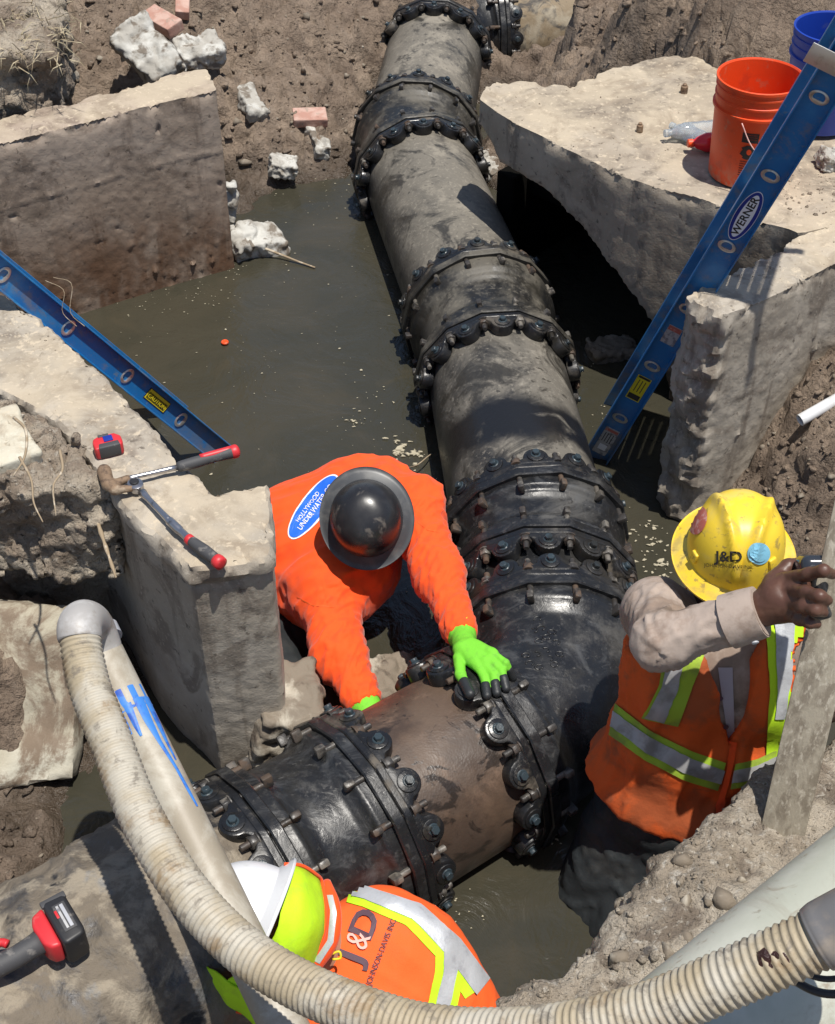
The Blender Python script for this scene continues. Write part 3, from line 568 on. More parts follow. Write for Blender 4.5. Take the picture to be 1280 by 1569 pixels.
# --- culvert slab with the broken arch
ZS = 0.90
top_px = [(735,152),(745,132),(762,121),(800,124),(868,131),(960,97),(1050,82),(1128,70),(1200,44),(1420,20),(1500,140),(1500,330),(1420,330),(1280,345),(1225,358),(1213,352),(1160,338),(1106,318),(1088,308),(1062,300),(1000,285),(950,268),(900,243),(868,228),(830,208),(795,192),(762,172)]
slab_poly = np.array([at(x, y, ZS)[:2] for x, y in top_px])
wing_px = [(1060,441),(1100,424),(1150,400),(1213,366),(1280,338),(1420,300),(1460,350),(1400,380),(1280,402),(1200,445),(1150,468),(1112,480),(1066,462)]
wing_poly = np.array([at(x, y, ZS)[:2] for x, y in wing_px])
f0 = at(735, 160, ZS); f1 = at(1090, 312, ZS); fs = (f1 - f0); fs[2] = 0; fl = np.linalg.norm(fs); fs /= fl; fn_ = np.array([-fs[1], fs[0], 0]);
if fn_[1] < 0: fn_ = -fn_
def onface(px, py):
    d = ray(px, py); t = ((f0 - EYE) @ fn_) / (d @ fn_); p = EYE + d * t; return (p - f0) @ fs, p[2]
arch = np.array([onface(x, y) for x, y in [(722,192),(745,215),(765,248),(800,263),(850,291),(900,336),(950,398),(985,452),(1003,492),(1015,540),(1022,600),(1025,680)]])
arch = np.vstack([[-0.6, arch[0, 1]], arch])
print('ARCH', arch.round(2).tolist())
ap = [tuple(p) for p in arch] + [(arch[-1, 0], -2.0), (-0.6, -2.0)]
void_px = [(700,175),(730,140),(752,136),(768,129),(800,132),(868,139),(960,105),(1050,90),(1120,80),(1120,330),(1060,420),(900,420)]
void_poly = np.array([at(x, y, ZS)[:2] for x, y in void_px])
def culvert(P):
    d = sd_prism(P, slab_poly, -0.5, ZS)
    s = (P - f0) @ fs; n = (P - f0) @ fn_
    void = np.maximum(sd_poly(np.stack([s, P[:, 2]], 1), ap), n - 1.45)
    return np.maximum(d, -void)
lo, hi = poly_box(slab_poly, -0.45, ZS, 0.08); hi[0] = 2.9
o = rough('culvert_slab', culvert, lo, hi, 0.0165, M['concrete'], 0.012, 6, 0.026, 0.004, 51, poly=slab_poly, ztop=ZS)
tag(o, 'broad broken concrete culvert top with a dark arched opening underneath', 'concrete culvert')
def fbox(s0, s1, n0, n1, z0, z1):
    c = f0 + fs * (s0 + s1) / 2 + fn_ * (n0 + n1) / 2; c[2] = (z0 + z1) / 2
    return box((s1 - s0, n1 - n0, z1 - z0), .01, mat4(c, fs, fn_, (0, 0, 1)))
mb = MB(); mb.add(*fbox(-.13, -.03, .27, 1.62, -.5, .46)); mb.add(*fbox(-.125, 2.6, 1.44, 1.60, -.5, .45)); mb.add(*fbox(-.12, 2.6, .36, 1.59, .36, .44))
obj('culvert_light_blocker', *mb.get(), M['shade_black'], o)  # added side wall, back and roof: block light so the arch stays black
wing_n = at(1112, 480, ZS) - at(1066, 462, ZS)
def wing(P):
    return sd_prism(P, wing_poly, -0.45, ZS - 0.004)
lo, hi = poly_box(wing_poly, -0.45, ZS, 0.09); hi[0] = 2.9
wu = at(1280, 402, ZS) - at(1112, 480, ZS); wu[2] = 0; wu /= np.linalg.norm(wu); w0 = at(1112, 480, ZS)
def wing_ex(V, N):                       # ragged broken end: big chips where the wall was torn off
    s = (V - w0) @ wu
    e = sstep(0.06, -0.02, s) * sstep(0.9, 0.3, N[:, 2])
    crown = (np.maximum(0, ridged(V, 6, 4, seed=3)) * 0.022 + 0.018 * fbm(V, 14, 3, seed=4)) * e
    return crown - 0.01 * e + np.maximum(perlin(V * 30) - 0.66, 0) * 0.05 * sstep(0.5, 0.2, N[:, 2])
o = rough('wing_wall', wing, lo, hi, 0.0125, M['concrete_grey'], 0.012, 8, 0.030, 0.005, 55, extra=wing_ex, poly=wing_poly, ztop=ZS - 0.004)
tag(o, 'grey concrete wing wall with a ragged broken end behind the yellow hard hat', 'concrete wall')
# anchor studs on the slab
for (px, py, r, lab) in [(980,202,.013,'short rusty anchor stub on the slab nearest its front edge'), (1048,142,.015,'rusty anchor stub farther back on the slab, upper of the pair')]:
    p = at(px, py, ZS); mb = MB(); mb.add(*cyl(r, -0.01, 0.030, 12, 0.003, mat4(p, (1,0,0), (0,1,0), (0,0,1)))); mb.add(*cyl(r * 0.6, 0.029, 0.038, 10, 0.002, mat4(p, (1,0,0), (0,1,0), (0,0,1))))
    tag(mb.obj('anchor_stub', M['rust_steel']), lab, 'anchor', 'anchor stubs on the slab')

def to_px0(p):
    w = np.asarray(p) - EYE; dp = w @ FWD; return 640 + FPX * (w @ RT) / dp, 784.5 - FPX * (w @ UPV) / dp
# --- earth masses with steep or overhanging faces
def bank(name, px, z, z0, z1, h, mat, amp, scale, seed, label, kind='structure', cat=None, slope=None, pad=0.14):
    poly = [at(x, y, z)[:2] for x, y in px]; lo, hi = poly_box(poly, z0, z1, pad)
    def fn(P):
        Q = P.copy()
        if slope is not None: Q[:, 2] -= slope(P)
        return sd_prism(Q, poly, z0, z1, 0.05)
    nf = lambda P: amp * fbm(P, scale, 4, seed=seed) + amp * 0.55 * ridged(P, scale * 2.3, 3, seed=seed + 1) - amp * 0.2
    V, F = nets(fn, lo, hi, h, (5 * amp, nf)); N = normals(V, F)
    V = V + N * (0.012 * np.abs(fbm(V, 16, 3, seed=seed + 4)) + 0.006 * fbm(V, 45, 2, seed=seed + 5))[:, None]
    return tag(obj(name, V, F, mat), label, cat, kind=kind)
bank('earth_bank', [(700,1600),(752,1512),(800,1482),(850,1468),(900,1425),(938,1384),(975,1320),(1010,1290),(1088,1252),(1112,1200),(1190,1140),(1280,1092),(1420,1010),(1500,1300),(1500,1900),(700,1900)], .80, -0.3, .80, 0.015, M['crust'], 0.026, 6, 61,
     'crusty pale earth bank along the near right side of the trench', slope=lambda P: 0.05 * fbm(P, 1.8, 2, seed=9))
bank('earth_clump', [(-120,600),(20,612),(88,636),(140,690),(172,730),(160,745),(110,752),(60,748),(-120,742)], .88, .52, .895, 0.0125, M['earth'], 0.04, 7, 63, 'crumbly earth clump with roots overhanging beside the near left wall')
bank('earth_overhang', [(-180,-60),(60,-70),(92,-30),(98,20),(85,70),(40,84),(-180,110)], 1.05, .70, 1.08, 0.017, M['earth'], 0.045, 6, 65, 'overhanging sod clump at the upper left corner')
bank('earth_mound', [(1115,62),(1150,20),(1180,-30),(1420,-80),(1500,20),(1340,38),(1200,46)], 1.0, .6, 1.18, 0.018, M['crust'], 0.045, 6, 67, 'dry crumbly earth heap behind the buckets at upper right')
# sheer dark face of earth under the clump
bank('earth_face', [(-160,700),(60,705),(150,735),(168,765),(100,790),(-160,790)], .62, -0.1, .58, 0.018, M['earth'], 0.03, 6, 69, 'damp earth face under the overhanging clump')

rg = np.random.default_rng(31); VV = []; FF = []; n = 0
for _ in range(300):
    p = deep(rg.normal(45, 32), rg.normal(48, 24), 7.0); o_ = bpy.data.objects['earth_overhang']
    L = rg.uniform(.03, .08); d_ = unit(np.array([rg.normal() * .7, rg.normal() * .7 - .3, rg.normal() * .35 + .15])); sd = unit(np.cross(d_, rg.normal(size=3))) * .0022
    g0 = p.copy(); g0[2] = 1.06 + rg.uniform(-.02, .02); g0[:2] = at(*to_px0(p), 1.06)[:2]
    b_ = g0 + d_ * L; c_ = b_ + (d_ + np.array([0, 0, -.9])) * L * .5
    VV.append([g0 - sd, g0 + sd, b_ + sd * .7, b_ - sd * .7, c_]); FF += [(n, n + 1, n + 2, n + 3), (n + 3, n + 2, n + 4)]; n += 5
tag(obj('dry_grass', np.array(VV).reshape(-1, 3), FF, M['straw'], smooth=False), 'dry grass and rootlets matted on the upper left sod clump', kind='stuff')
for pts, lab, r_ in [([(30, 700, 3.42), (48, 735, 3.40), (52, 770, 3.38), (66, 800, 3.36)], 'fine root hanging from the middle of the earth clump', .004), ([(92, 690, 3.50), (96, 720, 3.46), (82, 745, 3.42), (86, 790, 3.40)], 'kinked root hanging from the earth clump between two others', .0045), ([(22, 640, 3.5), (40, 660, 3.45), (38, 700, 3.42), (20, 730, 3.40)], 'root curling over the top left of the earth clump', .005)]:
    V, F = tube(spline([deep(*q) for q in pts], 20), np.linspace(r_, r_ * .4, 20), 6); tag(obj('root', V, F, M['root']), lab, 'root')
# loose clods and pebbles
ico = bmesh.new(); bmesh.ops.create_icosphere(ico, subdivisions=1, radius=1); IV = np.array([v.co[:] for v in ico.verts]); IF = np.array([[v.index for v in f.verts] for f in ico.faces]); ico.free()
SURF = {}
for nm in ('ground', 'earth_bank', 'earth_clump', 'earth_mound', 'culvert_slab', 'concrete_wall.001', 'wing_wall'):
    o_ = bpy.data.objects[nm]; SURF[nm] = BVHTree.FromPolygons([tuple(v.co + o_.location) for v in o_.data.vertices], [tuple(p.vertices) for p in o_.data.polygons])
G_ = ('ground',); B_ = ('earth_bank',); C_ = ('earth_clump',); T_ = ('culvert_slab', 'concrete_wall.001', 'wing_wall')
def scatter(name, regions, mat, label, seed):
    rg = np.random.default_rng(seed); VV = []; FF = []; n = 0
    for (px0, py0, px1, py1, z, cnt, r0, r1) in regions:
        for _ in range(cnt):
            dv = Vector(ray(rg.uniform(px0, px1), rg.uniform(py0, py1)).tolist()).normalized(); best = None
            for nm in z:
                hit = SURF[nm].ray_cast(Vector(EYE.tolist()), dv)
                if hit[0] is not None and (best is None or hit[3] < best[3]): best = hit
            if best is None or abs(best[1].z) < 0.35 or best[0].z < 0.035: continue
            p = np.array(best[0])
            r = r0 * (r1 / r0) ** (rg.random() ** 3) * 0.85
            V = IV * rg.uniform(0.45, 1.35, (len(IV), 1)) * rg.uniform(0.5, 1.3, 3) * r; a = rg.uniform(0, 6.28); c, s = math.cos(a), math.sin(a)
            V = np.stack([V[:, 0] * c - V[:, 1] * s, V[:, 0] * s + V[:, 1] * c, V[:, 2] * 0.8], 1) + p
            VV.append(V); FF.append(IF + n); n += len(V)
    return tag(obj(name, np.concatenate(VV), np.concatenate(FF), mat, smooth=False), label, kind='stuff')
scatter('dirt_clods', [(340,0,580,270,G_,420,.006,.035),(100,0,340,110,G_,170,.006,.03),(1130,540,1280,820,G_,380,.005,.028),(880,0,1130,100,G_,150,.008,.04),(0,1180,150,1380,G_,120,.005,.03)], M['mud'], 'loose dirt clods strewn over the muddy banks', 5)
scatter('gravel_stones', [(340,20,570,260,G_,70,.007,.035),(1130,540,1280,830,G_,60,.006,.030),(100,10,340,110,G_,30,.008,.035),(0,1200,140,1400,G_,25,.005,.02),(880,1240,1280,1470,B_,70,.006,.028)], M['stone'], 'stones mixed into the soil of the banks', 15)
scatter('pebbles', [(880,1240,1280,1480,B_,420,.003,.015),(1000,1130,1280,1330,B_,220,.003,.016),(780,1470,1000,1560,B_,150,.003,.015),(0,620,170,760,C_,160,.003,.012),(1130,10,1280,70,('earth_mound',),90,.008,.03)], M['crust'], 'pebbles and crumbs on the dry earth banks', 6)
scatter('slab_crumbs', [(780,130,1090,250,T_,150,.002,.008),(1200,260,1280,330,T_,90,.003,.012),(20,470,260,720,T_,50,.002,.006),(1100,360,1280,440,T_,30,.002,.006)], M['earth'], 'crumbs of soil on the concrete tops', 8)
# floating specks
rg = np.random.default_rng(12); VV = []; FF = []; n = 0
def speck(p, r):
    global n
    k = rg.integers(5, 9); a = np.sort(rg.uniform(0, 6.28, k)); rr = r * rg.uniform(0.5, 1.3, k); st = rg.uniform(0.4, 1.0)
    V = np.stack([p[0] + rr * np.cos(a), p[1] + rr * np.sin(a) * st, np.full(k, 0.004)], 1); V2 = V.copy(); V2[:, 2] = 0.004 + r * 0.25; V2[:, :2] = p[:2] + (V2[:, :2] - p[:2]) * 0.8
    VV.append(np.vstack([V, V2])); FF.extend([tuple(n + k + i for i in range(k))] + [(n + i, n + (i + 1) % k, n + k + (i + 1) % k, n + k + i) for i in range(k)]); n += 2 * k
for _ in range(260):
    x, y = rg.uniform(170, 680), rg.uniform(285, 900)
    speck(at(x, y, 0), 0.0016 * (5 ** (rg.random() ** 3)))
for cx, cy, s, cnt, r in [(618, 690, 28, 40, .016), (545, 640, 20, 10, .012), (480, 270, 60, 25, .006), (985, 830, 40, 40, .010), (1010, 870, 30, 30, .012), (810, 1235, 20, 25, .008), (930, 640, 30, 12, .007), (880, 560, 40, 20, .006), (420, 380, 40, 14, .006), (850, 1280, 15, 15, .007), (250, 470, 60, 30, .004), (320, 440, 40, 26, .004), (360, 415, 20, 16, .005), (480, 300, 60, 30, .004), (380, 560, 90, 30, .003), (560, 640, 50, 24, .005), (600, 900, 40, 20, .004), (700, 1410, 40, 24, .004)]:
    for _ in range(cnt): speck(at(cx + rg.normal() * s * .5, cy + rg.normal() * s * .5, 0), r * rg.uniform(.3, 1.1))
tag(obj('floating_scum', np.concatenate(VV), FF, M['foam'], smooth=False), 'pale scum and specks floating on the murky water', kind='stuff')
mb = MB(); p = at(345, 526, 0.004); mb.add(*cyl(0.016, 0, 0.011, 20, 0.003, mat4(p, (1,0,0), (0,1,0), (0,0,1))))
tag(mb.obj('bottle_cap', M['orange_plastic']), 'small orange bottle cap floating on the water', 'bottle cap')
V, F = tube(spline([at(398,378,.06), at(425,388,.03), at(455,400,.012), at(483,410,.006)], 14), np.linspace(.007,.004,14), 8)
tag(obj('stick', V, F, M['root']), 'thin pale stick lying on the water by the headwall toe', 'stick')
V, F = tube(spline([at(622,718,.01), at(640,712,.05), at(655,700,.05), at(662,695,.02)], 12), .0025, 6)
tag(obj('twig', V, F, M['root']), 'bent pale twig beside the floating scum near the pipe', 'twig')
V, F = tube(spline([deep(118,772,3.95), deep(142,765,3.85), deep(150,800,3.8), deep(163,840,3.75), deep(178,885,3.7)], 24), np.linspace(.009,.004,24) + .0015*np.sin(np.arange(24)*1.9), 8)
tag(obj('root', V, F, M['root']), 'knotty pale root dangling from the earth clump', 'root')

# ================================================================ PIPELINE
ZP = 0.15; RP = 0.268; RF = 0.318
def ax(px, py): return at(px, py, ZP)
G0 = ax(666, 88); J1a = ax(640, 212); J1b = ax(645, 274); J2a = ax(733, 484); J2b = ax(762, 582); J3a = ax(817, 822); J3b = ax(829, 916); J4a = ax(836, 988)
J4b = ax(737, 1152); J5a = ax(557, 1258); J5b = ax(402, 1350)
def ringpts(c, axis, r, n=14, ph=0.0):
    u, v, a = frame(axis); return u, v, a
NB = 14
def seen(c, u, v, k):
    a = 2 * math.pi * k / NB; p = c + RF * (math.cos(a) * u + math.sin(a) * v)
    to = EYE - c
    return p[2] > -0.06
# shared meshes for the gland (local frame: x = tangent, y = axis away from the fitting, z = radial)
def lug_mesh():
    w = 0.062; pts = [(-w, 0.0), (w, 0.0), (w, 0.018)]
    for t in np.linspace(0, math.pi, 11): pts.append((0.043 * math.cos(t), 0.030 + 0.045 * math.sin(t)))
    pts.append((-w, 0.018))
    V, F = prism(pts, -0.034, 0.010, 0.006)
    V2, F2 = prism([(0.03 * math.cos(t), 0.036 + 0.030 * math.sin(t)) for t in np.linspace(0, 2 * math.pi, 17)[:-1]], 0.009, 0.015, 0.003)
    mb = MB(); mb.add(V, F); mb.add(V2, F2); return make_mesh('lug', *mb.get(), auto=35)
def screw_mesh():
    mb = MB(); I4 = mat4((0, 0.038, 0), (1,0,0), (0,1,0), (0,0,1)); mb.add(*cyl(0.017, 0.013, 0.018, 14, 0.002, I4)); mb.add(*hexa(0.0125, 0.017, 0.030, I4)); return make_mesh('screw', *mb.get(), auto=35)
Yax = mat4((0, 0, 0), (1, 0, 0), (0, 0, -1), (0, 1, 0))          # local z -> +y
def bolt_mesh():
    mb = MB(); mb.add(*cyl(0.0095, -0.085, 0.078, 12, 0.002, Yax))
    mb.add(*box((0.020, 0.030, 0.034), 0.005, mat4((0, -0.082, 0.004), (1,0,0), (0,1,0), (0,0,1)))); return make_mesh('bolt', *mb.get(), auto=35)
def nut_mesh():
    mb = MB(); mb.add(*hexa(0.0195, 0.030, 0.052, Yax)); mb.add(*cyl(0.0215, 0.026, 0.031, 14, 0.001, Yax)); return make_mesh('nut', *mb.get(), auto=35)
def boss_ring():
    """back ring of the gland: 14-sided flange with scalloped bosses, local z = axis"""
    mb = MB(); n = NB * 6; P = []
    for ang in np.linspace(0, 2 * np.pi, n, endpoint=False):
        k = (ang / (2 * np.pi) * NB) % 1; c = abs(k - 0.5)          # 0.5 = half way between bolts
        ro = 0.320 * math.cos(math.pi / NB) / math.cos((k - 0.5) * 2 * math.pi / NB) 
        P.append((ang, ro))
    prof_z = [0.0, 0.0, 0.024, 0.024]
    V = []; F = []
    for ang, ro in P:
        ca, sa = math.cos(ang), math.sin(ang)
        for r, z in ((0.270, 0.0), (ro - 0.003, 0.0), (ro, 0.004), (ro, 0.020), (ro - 0.004, 0.025), (0.284, 0.034), (0.271, 0.034)): V.append((r * ca, r * sa, z))
    m = 7
    for i in range(n):
        j = (i + 1) % n
        for q in range(m): F.append((i * m + q, j * m + q, j * m + (q + 1) % m, i * m + (q + 1) % m))
    return make_mesh('ring', V, F, auto=30)
LUG, SCREW, BOLT, NUT, RING = lug_mesh(), screw_mesh(), bolt_mesh(), nut_mesh(), boss_ring()
for me, m in ((LUG, 'gland'), (SCREW, 'screw'), (BOLT, 'bolt'), (NUT, 'bolt'), (RING, 'gland')): me.materials.append(M[m])
def gland(c, axis, label, spin=0.0):
    u, v, a = frame(axis); root = thing('gland_ring', label, 'pipe gland', (0, 0, 0), 'bolted gland rings on the pipe joints')
    root.matrix_world = Matrix(mat4(c, u, v, a).tolist()); ORG[root.name] = np.zeros(3)
    r = bpy.data.objects.new('ring', RING); COL.objects.link(r); r.parent = root
    r.rotation_euler = (0, 0, spin)
    for k in range(NB):
        for kind in (0, 1):
            ang = spin + 2 * math.pi * (k + 0.5 * kind) / NB; ca, sa = math.cos(ang), math.sin(ang)
            wp = c + 0.3 * (ca * u + sa * v)
            if wp[2] < -0.07: continue
            rad = np.array([ca, sa, 0]); tan = np.array([-sa, ca, 0])
            rr = 0.303 if kind == 0 else 0.302
            Mx = Matrix(mat4(rad * rr + np.array([0, 0, 0.0 if kind == 0 else 0.020]), -tan, (0, 0, 1), rad).tolist())
            if kind == 0:
                b = bpy.data.objects.new('bolt', BOLT); COL.objects.link(b); b.parent = root; b.matrix_local = Mx
                q = bpy.data.objects.new('nut', NUT); COL.objects.link(q); q.parent = b
            else:
                b = bpy.data.objects.new('lug', LUG); COL.objects.link(b); b.parent = root; b.matrix_local = Mx
                q = bpy.data.objects.new('screw', SCREW); COL.objects.link(q); q.parent = b
    return root
def flange(mb, c, axis):                  # fitting flange, axis points out of the fitting
    u, v, a = frame(axis); n = NB * 6; V = []; F = []
    for i in range(n):
        ang = 2 * np.pi * i / n; k = (i / 6.0) % 1; ro = 0.326 * math.cos(math.pi / NB) / math.cos((k - 0.5) * 2 * math.pi / NB); d = math.cos(ang) * u + math.sin(ang) * v
        for r, z in ((0.262, -0.004), (0.300, -0.036), (ro - 0.004, -0.038), (ro, -0.034), (ro, -0.008), (ro - 0.004, -0.004)): V.append(c + r * d + a * z)
    m = 6
    for i in range(n):
        j = (i + 1) % n
        for q in range(m): F.append((i * m + q, j * m + q, j * m + (q + 1) % m, i * m + (q + 1) % m))
    mb.add(V, F)
def pipe(a, b, mat, label, n=12, r=RP, lump=0.0):
    P = np.linspace(a, b, n); V, F = tube(P, r, 72); V = np.asarray(V)
    if lump: V = V + unitrows(V, P) * (lump * fbm(V, 5, 3, seed=3))[:, None]
    return tag(obj('pipe', V, F, M[mat], auto=50), label, 'pipe')
def unitrows(V, P):
    d = P[-1] - P[0]; d = d / np.linalg.norm(d); w = V - P[0]; w = w - (w @ d)[:, None] * d; return w / np.maximum(np.linalg.norm(w, axis=1), 1e-6)[:, None]
def fitting(path, mat, label, bell=0.13, body_r=0.272, bell_r=0.302, ends=(True, True), cat='pipe fitting', shade=None):
    L = np.r_[0, np.cumsum(np.linalg.norm(np.diff(path, axis=0), axis=1))]; s0 = L; s1 = L[-1] - L
    e0 = sstep(bell, bell * 0.75, s0) if ends[0] else 0 * s0; e1 = sstep(bell, bell * 0.75, s1) if ends[1] else 0 * s1
    rad = body_r + (bell_r - body_r) * np.maximum(e0, e1)
    bead0 = np.exp(-((s0 - bell) / 0.016) ** 2) * 0.012 * ends[0]; bead1 = np.exp(-((s1 - bell) / 0.016) ** 2) * 0.012 * ends[1]
    rad = rad + np.maximum(bead0, bead1)
    root = thing('pipe_fitting', label, cat, path[len(path) // 2])
    V, F = tube(path, rad, 72); obj('body', V, F, M[mat], root, auto=60)
    for i, e in ((0, ends[0]), (-1, ends[1])):
        if not e: continue
        mb = MB(); d = path[0] - path[1] if i == 0 else path[-1] - path[-2]; flange(mb, path[i], d); mb.obj('flange', M[mat], root, auto=30)
    return root
def straight(a, b, n=40): return np.linspace(a, b, n)
def bezier(a, da, b, db, n=60):
    t = np.linspace(0, 1, n)[:, None]; return (1-t)**3*a + 3*(1-t)**2*t*(a+da) + 3*(1-t)*t*t*(b-db) + t**3*b
GAP = 0.028
# top elbow and old pipe
d1 = unit(J1a - G0); E1 = at(760, 46, ZP); dE = unit(np.array([1, 0.16, 0]))
fitting(bezier(G0, -d1 * 0.24, E1, dE * 0.20), 'cast_black', 'black elbow fitting at the top turning the pipeline to the right', bell=0.10)
gland(G0, d1, 'gland ring on the near mouth of the top elbow, farthest one seen from the front')
gland(E1, dE, 'gland ring on the right mouth of the top elbow, seen edge on')
V, F = tube(np.linspace(E1 - dE * .03, E1 + dE * 2.6, 40), 0.262, 56); V = np.asarray(V); V = V + 0.010 * fbm(V, 7, 4, seed=8)[:, None] * unitrows(V, np.array([E1, E1 + dE]))
tag(obj('pipe', V, F, M['pipe_old'], auto=60), 'old flaking tan pipe running off to the right beyond the top elbow', 'pipe')
pipe(G0 - d1 * .05, J1a - 0 * d1, 'pipe_dusty', 'dusty grey pipe length between the top elbow and the first bend')
def joint(a, b, prev, nxt, mat, label, la, lb, body_r=0.272):
    """fitting between joint centres a (far) and b (near) with glands outside each"""
    da = unit(a - prev); db = unit(nxt - b); L = np.linalg.norm(b - a) * 0.36
    fitting(bezier(a, da * L, b, db * L), mat, label, bell=min(0.13, 0.3 * np.linalg.norm(b - a)), body_r=body_r)
    if la: gland(a, -da, la)
    if lb: gland(b, db, lb)
joint(J1a, J1b, G0, J2a, 'cast_dusty', 'dusty pipe bend fitting level with the pink brick', 'gland ring on the far mouth of the dusty bend by the pink brick', 'gland ring on the near mouth of the dusty bend by the pink brick')
pipe(J1b, J2a, 'pipe_dusty', 'long dusty grey pipe length passing the thin end of the culvert slab')
joint(J2a, J2b, J1b, J3a, 'cast_dusty', 'grey streaked pipe sleeve beside the dark culvert arch', 'gland ring on the far mouth of the sleeve beside the dark arch', 'gland ring on the near mouth of the sleeve beside the dark arch')
pipe(J2b, J3a, 'pipe_mid', 'pipe length with a black tar band, left of the right ladder foot')
joint(J3a, J3b, J2b, J4a, 'cast_black', 'black pipe sleeve right of the black hard hat', 'gland ring on the far mouth of the black sleeve near the right ladder foot', 'gland ring on the near mouth of the black sleeve, all lugs facing the viewer', 0.275)
pipe(J3b, J4a, 'cast_black', 'short black pipe stub squeezed between two gland rings')
d4 = unit(J4a - J3b); d5 = unit(J5a - J4b)
bend = fitting(bezier(J4a, d4 * 0.27, J4b, d5 * 0.25), 'cast_black', 'big glossy black pipe bend under the gloved hand', bell=0.10, body_r=0.274)
gland(J4a, -d4, 'gland ring on the upper mouth of the big black bend')
gland(J4b, d5, 'gland ring gripped by the green glove where the brown pipe begins')
pipe(J4b, J5a, 'pipe_brown', 'rusty brown pipe length between the big bend and the lower sleeve', r=0.270)
d6 = unit(J5b - J5a)
fitting(straight(J5a, J5b), 'cast_black', 'wet black pipe sleeve at lower left beside the white hard hat', bell=0.085, body_r=0.274)
gland(J5a, -d6, 'gland ring at the lower end of the brown pipe with long bolts standing out')
gland(J5b, d6, 'gland ring behind the slanted plastic pipe at the lower left end')
# polythene wrapped pipe
P = np.linspace(J5b - d6 * 0.0 + np.array([0, 0, 0.0]), J5b + d6 * 1.9, 120); V, F = tube(P, 0.275, 150); V = np.asarray(V); rr = unitrows(V, P)
sl_ = (V - P[0]) @ d6; lump = sstep(0.02, 0.22, sl_)
V = V + rr * (lump * (0.035 + 0.022 * fbm(V, 4, 3, seed=2) + 0.016 * ridged(V * np.array([1.6, 1, 1]), 5.5, 3, seed=5) + 0.004 * ridged(V, 22, 2, seed=6)))[:, None]
tag(obj('wrapped_pipe', V, F, M['wrap'], auto=70), 'mud smeared pipe wrapped in black plastic sheet under the drill', 'wrapped pipe')
# raised casting marks on the bend
bb = bend.children[0]; bt_ = BVHTree.FromPolygons([tuple(v.co + bend.location) for v in bb.data.vertices], [tuple(p.vertices) for p in bb.data.polygons])
rg = np.random.default_rng(77)
for k, (px, py) in enumerate([(824, 948), (830, 962), (818, 966), (838, 976), (826, 982), (846, 968), (852, 984), (836, 996), (822, 1002), (812, 1016), (826, 1022), (842, 1008), (850, 1018), (858, 1002), (806, 1004)]):
    hit = bt_.ray_cast(Vector(EYE.tolist()), Vector(ray(px, py).tolist()).normalized())
    if hit[0] is None: continue
    nn = np.array(hit[1]); nn = nn if nn @ ray(px, py) < 0 else -nn; u1, v1, _ = frame(nn); a_ = rg.uniform(-.4, .4); u2 = u1 * math.cos(a_) + v1 * math.sin(a_); v2 = np.cross(nn, u2); c_ = np.array(hit[0])
    ring = [(.0085 * math.cos(t), .0115 * math.sin(t)) for t in np.linspace(.3, 2 * math.pi - rg.choice([0.0, 1.4, 2.6]), 12)]
    V, F = tube([c_ + u2 * x + v2 * y for x, y in ring], .0026, 6); obj('casting_mark', V, F, M['cast_black'], bend)


# ================================================================ LADDERS
def ladder(X0, d, w, ts_rung, t0, t1, sp, label, gap=0.36, web=0.088):
    d = unit(d); w = np.asarray(w, float); w = unit(w - (w @ d) * d); n = np.cross(d, w)
    root = thing('extension_ladder', label, 'ladder', X0 + d * t1 * sp)
    cs = [(-web/2, -0.032), (-web/2 + 0.005, -0.032), (-web/2 + 0.005, -0.005), (web/2 - 0.005, -0.005), (web/2 - 0.005, -0.032), (web/2, -0.032), (web/2, 0.0), (-web/2, 0.0)]
    L0, L1 = t0 * sp, t1 * sp
    for k in (0, 1):
        o0 = X0 + w * (gap * k); sg = 1 if k == 0 else -1
        Mx = mat4(o0, n, w * sg, d)
        if k == 1: poly = [(x, y) for x, y in cs][::-1]; Mx = mat4(o0, n, -w, d)
        else: poly = cs
        V, F = prism(poly, L0, L1, 0.0012, Mx, 1); obj('rail', V, F, M['ladder_blue'], root, auto=30)
    for t in ts_rung:
        c = X0 + d * (t * sp)
        rp = [(0.017 * math.cos(a), 0.017 * math.sin(a)) for a in np.linspace(-0.6, math.pi + 0.6, 12)]
        Mx = mat4(c, n, -d, w); Vo, Fo = tube([c + w * 0.001, c + w * gap * 0.5, c + w * (gap - 0.001)], 0.0165, 16, caps=False); rung = obj('rung', Vo, Fo, M['alu'], root, auto=40)
        # pressed collar with a D shaped mouth on the near rail
        m = 28; V = []; F = []
        for i in range(m):
            a = 2 * np.pi * i / m; ca, sa = math.cos(a), math.sin(a); e = 1.18
            ri = 0.0155; ix, iy = ri * ca, max(ri * sa, -0.008)
            for (x, y, zz) in ((0.0255 * ca * e, 0.0215 * sa, -0.0058), (0.0255 * ca * e, 0.0215 * sa, -0.0085), (0.019 * ca * e, 0.017 * sa, -0.0105), (ix * e, iy, -0.0085), (ix * e, iy, 0.03)): V.append(c + n * x - d * y + w * zz)
        for i in range(m):
            j = (i + 1) % m
            for q in range(4): F.append((i * 5 + q, j * 5 + q, j * 5 + q + 1, i * 5 + q + 1))
        obj('rung_collar', V, F, M['alu'], rung, auto=50)
    return root, d, w, n
